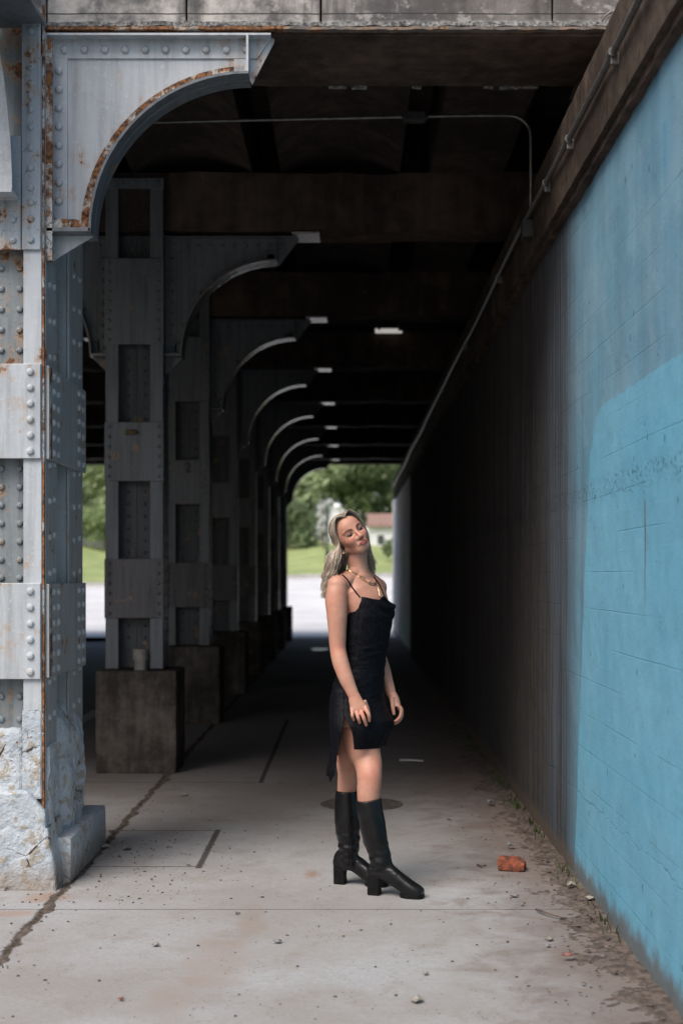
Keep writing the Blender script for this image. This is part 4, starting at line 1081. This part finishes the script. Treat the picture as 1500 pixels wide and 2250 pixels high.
# arms
T(b, [(741, 1290, 6.535, .0455), (739, 1304, 6.53, .0490), (738, 1322, 6.525, .0505), (740, 1350, 6.52, .0475), (741, 1390, 6.52, .041), (742, 1425, 6.52, .037), (748, 1455, 6.505, .038), (760, 1490, 6.485, .034), (771, 1515, 6.475, (.028, .024)), (778, 1531, 6.47, (.0255, .020))], (1, 0, 0))
T(b, [(829, 1290, 6.77, .042), (829, 1330, 6.80, .044), (828, 1390, 6.83, .038), (829, 1430, 6.83, .036), (841, 1470, 6.79, .035), (852, 1503, 6.75, (.028, .026)), (860, 1527, 6.73, (.022, .022))], (1, 0, 0))
# right hand
T(b, [(777, 1526, 6.47, (.025, .019)), (781, 1540, 6.465, (.031, .018)), (787, 1556, 6.46, (.038, .0165)), (789, 1564, 6.458, (.036, .013))], (1, .0, .35))
for kn, pp_, tp, r_ in (((804, 1559), (810, 1571), (811, 1583), .0088), ((794, 1565), (799, 1578), (804, 1592), .0090), ((783.5, 1567), (787, 1578), (790, 1588), .0086), ((773.5, 1563), (774, 1573), (777, 1582), .0078)):
    T(b, [(kn[0]-2, kn[1]-8, 6.462, r_), (kn[0], kn[1], 6.447, r_*1.12), (pp_[0], pp_[1], 6.437, r_), (tp[0], tp[1], 6.455, r_*.85), (tp[0]-1.5, tp[1]+1, 6.468, r_*.6)], None, 12)
T(b, [(799, 1540, 6.475, .012), (806, 1556, 6.485, .011), (809, 1570, 6.49, .0095), (808, 1579, 6.487, .008)], None, 12)
# left hand
T(b, [(860, 1524, 6.73, (.022, .021)), (866, 1537, 6.725, (.024, .030)), (872, 1552, 6.72, (.019, .036))], (1, 0, .2))
for k, (dx, dy) in enumerate(((0, 0), (2, 1), (2, 4), (0, 5))):
    Yk = 6.69+.0195*k
    T(b, [(873+dx, 1549+dy, Yk, .0088), (880+dx, 1558+dy, Yk, .0088), (879.5+dx, 1572+dy, Yk, .0082), (872+dx, 1582+dy, Yk, .0075), (866+dx, 1586+dy, Yk, .006)], None, 12)
T(b, [(861, 1532, 6.70, .013), (862, 1548, 6.69, .0105), (863.5, 1560, 6.685, .009), (865.5, 1571, 6.685, .0072)], None, 12)
# legs
T(b, [(787, 1570, 6.61, .080), (789, 1605, 6.592, (.088, .080)), (797, 1643, 6.585, (.0815, .074)), (807, 1672, 6.568, (.066, .066)), (811, 1697, 6.53, (.0585, .060)), (811, 1720, 6.52, (.0560, .056)), (810, 1745, 6.52, (.054, .056)), (812, 1790, 6.52, (.05, .05))], (1, 0, 0), 48)
T(b, [(777, 1570, 6.68, .085), (769, 1640, 6.70, .072), (766, 1680, 6.715, (.058, .058)), (765, 1705, 6.72, (.050, .052)), (762, 1740, 6.73, (.046, .050)), (762, 1790, 6.73, .045)], (1, 0, 0), 44)
# head
import numpy as np
def sd_el(P, c, r):
    c = np.array(c); r = np.array(r); q = P-c
    k0 = np.linalg.norm(q/r, axis=1); k1 = np.linalg.norm(q/(r*r), axis=1)
    return k0*(k0-1)/np.maximum(k1, 1e-9)
def sd_cap(P, a, b_, ra, rb):
    a = np.array(a); b_ = np.array(b_); ab = b_-a; t = np.clip(((P-a)@ab)/(ab@ab), 0, 1)
    return np.linalg.norm(P-(a+t[:, None]*ab), axis=1)-(ra+(rb-ra)*t)
def smin(a, b_, k):
    h = np.clip(.5+.5*(b_-a)/k, 0, 1); return b_*(1-h)+a*h-k*h*(1-h)
def headsdf(P):
    d = sd_el(P, (0, .014, .031), (.072, .090, .077))
    d = smin(d, sd_el(P, (0, -.030, -.014), (.0555, .052, .070)), .030)
    d = smin(d, sd_el(P, (0, -.058, -.074), (.021, .020, .018)), .026)
    d = smin(d, sd_el(P, (0, -.058, .042), (.044, .026, .036)), .02)
    for s_ in (-1, 1):
        d = smin(d, sd_el(P, (s_*.033, -.054, -.022), (.021, .022, .020)), .022)
        d = smin(d, sd_cap(P, (s_*.050, .005, -.048), (s_*.018, -.052, -.077), .0115, .011), .024)
        d = smin(d, sd_cap(P, (s_*.012, -.0795, .0175), (s_*.046, -.066, .019), .0060, .0045), .012)
    # eye sockets
    for s_ in (-1, 1):
        e_ = sd_el(P, (s_*.030, -.094, .002), (.019, .020, .0115)); d = -smin(-d, e_, .010)
        d = smin(d, sd_el(P, (s_*.0305, -.0665, .0), (.0145, .0135, .0115)), .0035)
    n_ = sd_cap(P, (0, -.077, .014), (0, -.1010, -.0265), .0055, .0085)
    n_ = smin(n_, sd_el(P, (0, -.1005, -.0300), (.0095, .0105, .0080)), .006)
    for s_ in (-1, 1): n_ = smin(n_, sd_el(P, (s_*.0115, -.0885, -.0325), (.0068, .0095, .0065)), .006)
    d = smin(d, n_, .009)
    d = smin(d, sd_el(P, (0, -.074, -.056), (.024, .014, .014)), .012)
    lips = smin(sd_el(P, (0, -.0885, -.0535), (.0175, .0058, .0040)), sd_el(P, (0, -.0878, -.0620), (.0155, .0062, .0050)), .0015)
    d = smin(d, lips, .004)
    return d
NU, NV = 220, 170
dirs = []
for i in range(NV+1):
    ph = math.pi*i/NV
    for k in range(NU):
        th = 2*math.pi*k/NU; dirs.append((math.sin(ph)*math.cos(th), -math.cos(ph), math.sin(ph)*math.sin(th)))
dirs = np.array(dirs); C0 = np.array((0, -.008, .0)); tt = np.full(len(dirs), .16)
for _ in range(70):
    tt -= .55*headsdf(C0+dirs*tt[:, None])
Ph = C0+dirs*tt[:, None]
hv = [HM @ Vector(p) for p in Ph]
hf_ = [(i*NU+k, i*NU+(k+1) % NU, (i+1)*NU+(k+1) % NU, (i+1)*NU+k) for i in range(NV) for k in range(NU)]
b.add(hv, hf_)
for s_ in (-1, 1): b.ball((s_*.072, .014, -.010), (.006, .015, .028), 16, 12, HM)
def skin_post(me):
    ca = me.color_attributes.new('tone', 'FLOAT_COLOR', 'POINT')
    base = Vector((.49, .26, .185)); out = []
    g = lambda x, s_: math.exp(-(x/s_)**2)
    zh = W(0, 1255, 6.6).z
    for v in me.vertices:
        c = base.copy(); p = v.co
        if p.z > zh-.03:
            q = HI @ p
            if -.14 < q.z < .16 and abs(q.x) < .09:
                x, y, z = q; ax = abs(x)
                if y < -.035:
                    blush = .45*g(ax-.042, .018)*g(z+.026, .018); c = c.lerp(Vector((.50, .18, .12)), blush)
                    c = c.lerp(Vector((.33, .15, .10)), .6*g(ax-.056, .013)*g(z+.040, .03))
                    bz = .0175+.0050*(1-((ax-.036)/.022)**2); th = .0036*(1 if ax < .038 else max(0, 1-(ax-.038)/.020))
                    if .012 < ax < .056 and abs(z-bz) < th+.001: c = c.lerp(Vector((.07, .034, .021)), .92)
                    if y < -.055:
                        ex = (ax-.0305)/.0135; zc = z+.0012-.0012*ex; ez = zc/.0052
                        if ex*ex+ez*ez < 1.0: c = Vector((.17, .13, .115))
                        if (x-math.copysign(.0305, x)+.0008)**2+(zc+.0002)**2 < .0078**2 and ex*ex+ez*ez < 1.2: c = Vector((.015, .010, .008))
                        lid = .0048*math.sqrt(max(0, 1-min(1, (ex/1.12)**2)))
                        if abs(ex) < 1.15 and lid-.0018 < zc < lid+.0030: c = Vector((.014, .009, .007))
                        if abs(ex) < 1.05 and .0070 < zc < .0120: c = c.lerp(Vector((.20, .09, .065)), .65)
                        if abs(ex) < 1.0 and -lid-.0022 < zc < -lid+.0002: c = c.lerp(Vector((.06, .03, .025)), .75)
                    lw = .0225
                    if ax < lw and y < -.068:
                        k = math.sqrt(max(0, 1-(ax/lw)**2)); zm = -.0577-.0022*(ax/lw)**2; up = zm+.0075*k-.0015*g(x, .004); lo = zm-.0090*k
                        if lo < z < up: c = Vector((.43, .125, .105))
                        if abs(z-zm) < .0013: c = Vector((.11, .035, .03))
                    if y < -.080 and (ax-.0065)**2/.0036**2+(z+.0375)**2/.0022**2 < 1: c = Vector((.10, .03, .025))
        for hx, hy, hz, rr_ in knuckles:
            d = (p-Vector((hx, hy, hz))).length
            if d < rr_: c = c.lerp(Vector((.58, .20, .14)), .45*(1-d/rr_))
        out += [c.x, c.y, c.z, 1]
    ca.data.foreach_set('color', out)
knuckles = [(*W(823, 1698, 6.46), .075), (*W(835, 1672, 6.5), .04), (*W(795, 1566, 6.44), .045), (*W(868, 1583, 6.7), .05), (*W(742, 1425, 6.5), .05)]  # tints redden the joints; the knee spots also paint its shading
body = evalmesh(b, 'body', M['skin'], .0022, 4, woman, skin_post)

# ---- dress
ROWS = [(1300, 770, 862), (1318, 768, 864), (1335, 765, 867), (1355, 762, 865), (1380, 758, 859), (1410, 757, 854), (1440, 757, 848), (1470, 748, 844), (1500, 733, 843), (1530, 726, 845), (1560, 724, 851), (1580, 725, 862), (1600, 726, 862), (1620, 726, 852), (1637, 725, 845), (1670, 722, 842), (1710, 715, 840)]
def ring(py):
    for (a, b_) in zip(ROWS[:-1], ROWS[1:]):
        if py <= b_[0]:
            t = (py-a[0])/(b_[0]-a[0]); t = max(0, t); return a[1]+(b_[1]-a[1])*t, a[2]+(b_[2]-a[2])*t
    return ROWS[-1][1:]
def interp(x, tab):
    for (a, b_) in zip(tab[:-1], tab[1:]):
        if x <= b_[0]: return a[1]+(b_[1]-a[1])*max(0, (x-a[0])/(b_[0]-a[0]))
    return tab[-1][1]
NECK = [(-197, 1310), (-178, 1309), (-168, 1326), (-150, 1350), (-127, 1362), (-37, 1368), (0, 1350), (30, 1338), (50, 1329), (70, 1322), (88, 1316), (100, 1309), (112, 1317), (130, 1315), (150, 1311), (163, 1310)]
HEM = [(-197, 1690), (-185, 1708), (-175, 1696), (-160, 1698), (-140, 1682), (-127, 1694), (-110, 1680), (-90, 1650), (-37, 1640), (0, 1634), (40, 1636), (100, 1639), (163, 1637)]
vs = []; fs = []; NT_, NR_ = 150, 90
for j in range(NR_+1):
    for i in range(NT_+1):
        u = i/NT_
        th0 = -197+360*u
        zt_, zb_ = interp(th0, NECK), interp(th0, HEM)
        py = zt_+(zb_-zt_)*(j/NR_)
        k = max(0, min(1.15, (py-1566)/68)); 
        k = k**.8
        th = (-197+13*k)+(360-35*k)*u
        Lp, Rp = ring(py); wpx = (Rp-Lp)/2; cpx = (Lp+Rp)/2
        bb = wpx*YB/F/1.18; aa = 1.45*bb
        wr = .0035*noise.noise(Vector((math.cos(R(th))*2.2, math.sin(R(th))*2.2, py*.055)))
        wst = sstep(1380, 1430, py)*sstep(1560, 1500, py)
        wr += .0055*wst*noise.noise(Vector((math.cos(R(th))*1.5+py*.01, math.sin(R(th))*1.5, py*.16)))
        sk = sstep(1540, 1600, py)
        wr += sk*.004*math.sin(R(th)*9+.5*math.sin(py*.02))*sstep(-200, -100, -abs(th))
        # cowl folds across the bust
        cw = math.exp(-((th-75)/45)**2)*sstep(1400, 1330, py)
        wr += cw*.0075*math.sin((py+((th-75)/28)**2*6)*.26)
        nrm = (LX*math.cos(R(th))+DX*math.sin(R(th)))
        cc = W(cpx, py, YB)+Vector((0, -.034*sstep(1520, 1600, py), 0))
        if th < -90: wr -= 0
        vs.append(cc+LX*aa*math.cos(R(th))+DX*bb*math.sin(R(th))+nrm*(wr+.002))
for j in range(NR_):
    for i in range(NT_):
        a = j*(NT_+1)+i; fs.append((a, a+1, a+NT_+2, a+NT_+1))
m = MB(); m.add(vs, fs)
def mk_dress():
    t = NT('black_jacquard_satin'); n = t.noise(90, 3, .6); n2 = t.noise(12, 4, .6)
    c = t.mix(t.mr(n, .45, .6), (.0035, .0036, .0050), (.0075, .0076, .0105))
    pass
    return t.out(c, .55, t.bump(n, .25, .001, t.bump(t.noise(1, 5, .6, vec=t.pos((9, 9, 26))), .5, .008)), spec=.09)
M['dress'] = mk_dress()
o = m.build('dress', M['dress'], None, smooth=True, weld=True)
md = o.modifiers.new('s', 'SOLIDIFY'); md.thickness = .0022; md.offset = -1
bpy.context.view_layer.update()
me = bpy.data.meshes.new_from_object(o.evaluated_get(bpy.context.evaluated_depsgraph_get())); bpy.data.objects.remove(o)
me.transform(Matrix.Translation(-Vector(woman['_o']))); me.shade_smooth(); me.materials.clear(); me.materials.append(M['dress'])
dress = bpy.data.objects.new('dress', me); col.objects.link(dress); dress.parent = woman; dress['_o'] = woman['_o']
# straps and necklaces laid on the body surface
bv = body.data; woff = Vector(woman['_o'])
tree_b = BVHTree.FromPolygons([v.co+woff for v in bv.vertices], [p.vertices[:] for p in bv.polygons])
CAM = Vector((0, 0, CH))
def on(px, py, off=.003):
    d = (W(px, py, 6.0)-CAM).normalized(); h = tree_b.ray_cast(CAM, d)
    if h[0] is None: return W(px, py, 6.66)
    return h[0]+h[1]*off
def laid(name, mat, pts, r_, sub=6, flat=None, parent=None):
    P = []
    for a, b_ in zip(pts[:-1], pts[1:]):
        for k in range(sub): P.append(on(a[0]+(b_[0]-a[0])*k/sub, a[1]+(b_[1]-a[1])*k/sub, r_*.6))
    P.append(on(*pts[-1], r_*.6))
    for _ in range(3): P = [P[0]]+[(P[i-1]+P[i]*2+P[i+1])/4 for i in range(1, len(P)-1)]+[P[-1]]
    m = MB(); m.tube(P, [flat or r_]*len(P), 8, (0, 0, 1) if flat else None); return m.build(name, mat, parent or woman, smooth=True)
laid('strap', M['dress'], [(790, 1312), (777, 1296), (768, 1282), (760, 1271), (752, 1264)], .0034, parent=dress)
laid('strap', M['dress'], [(843, 1311), (838, 1297), (833, 1286), (826, 1276), (820, 1268)], .0034, parent=dress)
laid('necklace', M['gold'], [(763, 1254), (772, 1257), (782, 1262), (791, 1267), (799, 1270)], .002, flat=(.0042, .0016))
laid('necklace', M['gold'], [(796, 1270), (804, 1277), (812, 1281), (820, 1283), (825, 1280), (825, 1272)], .0018)
laid('necklace', M['gold'], [(786, 1266), (798, 1276), (810, 1284), (821, 1287), (826, 1283)], .0022)
laid('pendant_chain', M['gold'], [(829, 1290), (832, 1300), (834, 1311)], .0014)
m = MB(); m.ball(W(754.5, 1216, 6.545), .0042, 12, 8); m.build('earring', M['gold'], woman, smooth=True)

# ---- boots
M['leather'] = simple('black_leather', (.004, .004, .0045), (.008, .008, .009), 16, .29, .25, 0, .34, .004)
M['rubber'] = simple('black_rubber_sole', (.004, .004, .004), (.008, .008, .008), 30, .6, .2, 0, .15)
def boot(label, shaft, heel, dirv, L_):
    m = MB(); 
    T(m, shaft, (1, 0, 0), 28)
    d = Vector((dirv[0], dirv[1], 0)).normalized(); n = Vector((-d.y, d.x, 0)); h = Vector((heel[0], heel[1], 0)); k = L_/.262
    prof = [(-.002, .085, .125, .014), (.003, .076, .135, .022), (.012, .072, .150, .027), (.03, .072, .170, .032), (.06, .070, .190, .034), (.09, .064, .178, .035), (.12, .047, .145, .036), (.15, .028, .116, .039), (.18, .010, .094, .044), (.205, .004, .078, .0465), (.23, .003, .064, .045), (.248, .004, .054, .040), (.260, .012, .044, .030), (.2645, .018, .036, .018)]
    seg = 24; vs = []; fs = []
    for s_, z0, z1, wd in prof:
        for q in range(seg):
            a = 2*math.pi*q/seg; ca, sa = math.cos(a), math.sin(a)
            ex = .62
            cx_ = math.copysign(abs(ca)**ex, ca); sz = math.copysign(abs(sa)**(.45 if sa < 0 else .9), sa)
            vs.append(h+d*s_*k+n*wd*.92*cx_+Vector((0, 0, (z0+z1)/2+(z1-z0)/2*sz)))
    for i in range(len(prof)-1):
        for q in range(seg):
            j = (q+1) % seg; fs.append((i*seg+q, i*seg+j, (i+1)*seg+j, (i+1)*seg+q))
    fs.append(tuple(range(seg-1, -1, -1))); fs.append(tuple((len(prof)-1)*seg+q for q in range(seg)))
    m.add(vs, fs)
    def post(me):
        me.update()
        ns = [v.normal.copy() for v in me.vertices]
        for v, nn in zip(me.vertices, ns):
            p = v.co; z = p.z
            cr_ = sstep(.09, .13, z)*sstep(.30, .20, z)
            q = Vector((p.x*9, p.y*9, z*42)); v.co = p+nn*(.0085*cr_*noise.noise(q)+.0025*noise.noise(p*14))
    bo_ = evalmesh(m, 'boot', M['leather'], .0035, 4, woman, post)
    if label: bo_['label'] = label
    m = MB(); vs = []
    for z, s0, s1, wd in ((0, .004, .060, .024), (.04, .004, .057, .024), (.086, .003, .062, .026)):
        for s_, t_ in ((s0, -1), (s1, -1), (s1, 1), (s0, 1)): vs.append(h+d*s_*k+n*wd*t_+Vector((0, 0, z)))
    m.add(vs, [(3, 2, 1, 0), (8, 9, 10, 11)]+[(i+4*r_, (i+1) % 4+4*r_, (i+1) % 4+4*r_+4, i+4*r_+4) for r_ in range(2) for i in range(4)])
    ho = m.build('heel', M['rubber'], bo_)
    bm = bmesh.new(); bm.from_mesh(ho.data); bmesh.ops.bevel(bm, geom=[e for e in bm.edges], offset=.003, segments=2, affect='EDGES'); bm.to_mesh(ho.data); bm.free()
    m = MB(); A = []
    out = [(.160, .024), (.172, .031), (.188, .036), (.205, .0385), (.23, .038), (.250, .034), (.260, .027), (.265, .015)]
    poly = [h+d*s_*k+n*w_ for s_, w_ in out]+[h+d*s_*k-n*w_ for s_, w_ in out[::-1]]
    zz = lambda p: max(0, .020-(p-h).dot(d)/k*.11) if (p-h).dot(d)/k < .18 else 0
    lowv = [p+Vector((0, 0, .0005+zz(p))) for p in poly]; hiv = [p+Vector((0, 0, .019+zz(p)*1.1)) for p in poly]; n_ = len(poly)
    m.add(lowv+hiv, [tuple(range(n_-1, -1, -1)), tuple(range(n_, 2*n_))]+[(i, (i+1) % n_, (i+1) % n_+n_, i+n_) for i in range(n_)])
    m.build('sole', M['rubber'], bo_)
    return bo_
YN = 6.50
boot('near black knee boot, stepping forward', [(809, 1757, YN, (.0600, .062)), (812, 1780, YN, (.0600, .064)), (817, 1805, YN, (.0595, .062)), (822, 1832, YN, (.0575, .058)), (827, 1856, YN, (.054, .053)), (833, 1876, YN-.005, (.0475, .044)), (838, 1895, YN-.008, (.048, .042)), (841, 1908, YN-.01, (.046, .038))],
     (XP(808, 6.50), 6.515), (.246, -.085), .262)
bt = boot('rear black knee boot with a side zip', [(762, 1738, 6.72, (.052, .058)), (762, 1765, 6.72, (.0605, .062)), (763, 1800, 6.72, (.0615, .062)), (765, 1830, 6.72, (.058, .057)), (767, 1860, 6.72, (.050, .050)), (768, 1880, 6.72, (.048, .044)), (770, 1898, 6.72, (.050, .042)), (773, 1910, 6.715, (.048, .038))],
     (XP(733.5, 6.73), 6.745), (.246, -.07), .258)
m = MB(); tb = BVHTree.FromPolygons([v.co+woff for v in bt.data.vertices], [p.vertices[:] for p in bt.data.polygons])
P = []
for py in lin(1741, 1900, 26):
    pxx = 766+(.4 if py < 1850 else 0); d_ = (W(pxx, py, 6)-CAM).normalized(); h_ = tb.ray_cast(CAM, d_)
    if h_[0]: P.append(h_[0]+h_[1]*.0008)
m.tube(P, .0022, 6); m.build('zip', M['rubber'], bt, smooth=True)

# ---- hair
def mk_hair():
    t = NT('ash_blonde_hair'); n = t.noise(1, 4, .7, vec=t.pos((140, 140, 9))); n2 = t.noise(26, 3, .6)
    vc = t.n('ShaderNodeVertexColor'); vc.layer_name = 'tone'
    c = t.mix(t.mr(n, .35, .65, 0, .6), vc.outputs[0], (.16, .115, .08))
    t.p.inputs['Anisotropic'].default_value = .5
    return t.out(c, .42, t.bump(n, .5, .002), spec=.5)
M['hair'] = mk_hair()
hr = MB(); tones = []
def catm(pts, n=5):
    out = []; N = len(pts)
    for i in range(N-1):
        p0, p1, p2, p3 = pts[max(i-1, 0)], pts[i], pts[i+1], pts[min(i+2, N-1)]
        for k in range(n):
            t = k/n; out.append(.5*((2*p1)+(p2-p0)*t+(2*p0-5*p1+4*p2-p3)*t*t+(3*p1-p0-3*p2+p3)*t**3))
    out.append(pts[-1]); return out
rh = random.Random(5)
def strand(pts, r0, tone):
    P = catm(pts); n = len(P); n0 = len(hr.v)
    rad = [(r0*(.55+.45*math.sin(math.pi*min(1, .15+i/n*1.1)))*(1-.75*(i/n)**4),)*2 for i in range(n)]
    rad = [(a*1.5, b_*.6) for a, b_ in rad]
    hr.tube(P, rad, 6); tones.extend([tone]*(len(hr.v)-n0))
def tone():
    k = rh.random(); a = Vector((.22, .165, .12)); b_ = Vector((.60, .51, .41)); return a.lerp(b_, k)
# cap
cb = MB(); cb.ball((0, .016, .032), (.0755, .0940, .0830), 60, 50)
keep = []
for f in cb.f:
    c = sum((Vector(cb.v[i]) for i in f), Vector())/len(f)
    if c.y > -.030-(c.z-.02)*.40 and c.z > -.06: keep.append(f)
n0 = len(hr.v); hr.add([HM @ Vector(v) for v in cb.v], keep); tones.extend([Vector((.24, .18, .13))]*(len(hr.v)-n0))
def J(s_): return Vector((rh.gauss(0, s_), rh.gauss(0, s_), rh.gauss(0, s_)))
for i in range(480):        # her right side, falls to the left in the picture
    u = (i % 60)/59+rh.uniform(-.02, .02); ph = rh.uniform(.0, 1)
    p0 = Vector((.006, -.070+.135*u, .1045-.02*abs(u-.55)*1.6+(.0 if u > .1 else -.006)))
    p05 = Vector((-.036, -.062+.125*u, .1015-.018*u))
    p1 = Vector((-.069+.006*u*u, -.046+.085*u, .057)); p2 = Vector((-.0745-.002*ph+.016*u*u, -.014+.050*u, -.002)); p3 = None
    pts = [HM @ (q*(1.0+.018*ph)+J(.0016)) for q in (p0, p05, p1, p2)]
    f = u*.6+rh.uniform(-.1, .4)
    wv = rh.uniform(0, 6.3)
    Yy = 6.545+.10*u+rh.gauss(0, .012)
    xa = 744-22*min(1, max(0, f))+rh.gauss(0, 2.6)
    pts += [W(xa-1+2*math.sin(wv), 1222, Yy), W(xa-7-4*math.sin(wv), 1247, Yy), W(xa-12+4*math.sin(wv), 1266, Yy+.01)]
    e = rh.uniform(1272, 1316); 
    pts += [W(717+(xa-735)*.35-4*math.sin(wv)+rh.gauss(0, 2.5), min(e, 1284), Yy+.02)]
    if e > 1285: pts += [W(713+(xa-735)*.25+5*math.sin(wv)+rh.gauss(0, 2), e, Yy+.02)]
    strand(pts, rh.uniform(.0012, .0031), tone())
for i in range(240):        # her left side, tucked behind the neck
    u = (i % 50)/49+rh.uniform(-.02, .02); ph = rh.random()
    q = [Vector((.002, -.072+.135*u, .1045-.02*abs(u-.55)*1.6)), Vector((.040, -.064+.125*u, .096)), Vector((.067, -.048+.10*u, .057)), Vector((.0755, -.020+.08*u, .005)), Vector((.074, .010+.06*u, -.045))]
    pts = [HM @ (a*(1+.03*ph)+J(.0016)) for a in q]
    wv = rh.uniform(0, 6.3); Yy = 6.70+rh.gauss(0, .015)
    x_ = 812+rh.gauss(0, 3.5)
    pts += [W(x_-2, 1218, Yy), W(x_+4+4*math.sin(wv), 1236, Yy), W(x_+4-4*math.sin(wv), 1250+rh.gauss(0, 4), Yy)]
    if rh.random() < .5: pts += [W(x_+5+3*math.sin(wv), 1266+rh.gauss(0, 4), Yy)]
    strand(pts, rh.uniform(.0010, .0024), tone()*.8)
for i in range(120):        # back fill
    a_ = rh.uniform(-1, 1); q = [Vector((a_*.03, .05, .095)), Vector((a_*.045, .088, .04)), Vector((a_*.050, .080, -.03))]
    pts = [HM @ (a+J(.002)) for a in q]; xx = 745+24*a_ if a_ < .4 else 757+(a_*6)
    pts += [W(xx, 1235, 6.72), W(xx-8, 1262, 6.73), W(xx-14, 1285+rh.gauss(0, 6), 6.71)]
    strand(pts, rh.uniform(.003, .005), tone()*.6)
for i in range(110):        # beside the neck
    q = [Vector((-.066, .045, .03)), Vector((-.070, .030, -.02))]; xx = rh.uniform(744, 764)
    strand([HM @ (a+J(.004)) for a in q]+[W(xx, 1216, 6.60+rh.uniform(0, .08)), W(xx-2, 1238, 6.63+rh.uniform(0, .05)), W(xx-6, 1262, 6.66)], rh.uniform(.002, .0036), tone()*.45)
for i in range(26):         # loose strands
    x_ = rh.uniform(706, 722); s0 = HM @ Vector((-.075, .03, .0)); wv = rh.uniform(0, 6)
    strand([s0, W(724, 1230, 6.6), W(x_+4, 1262, 6.6), W(x_-2+3*math.sin(wv), 1290, 6.6), W(x_+3, 1312+rh.uniform(-6, 8), 6.6)], .0011, tone())
ho = hr.build('hair', M['hair'], woman, smooth=False)
assert len(ho.data.vertices) == len(tones)
ca = ho.data.color_attributes.new('tone', 'FLOAT_COLOR', 'POINT'); ca.data.foreach_set('color', [x for c in tones for x in (c.x, c.y, c.z, 1)])
ho.data.shade_smooth()
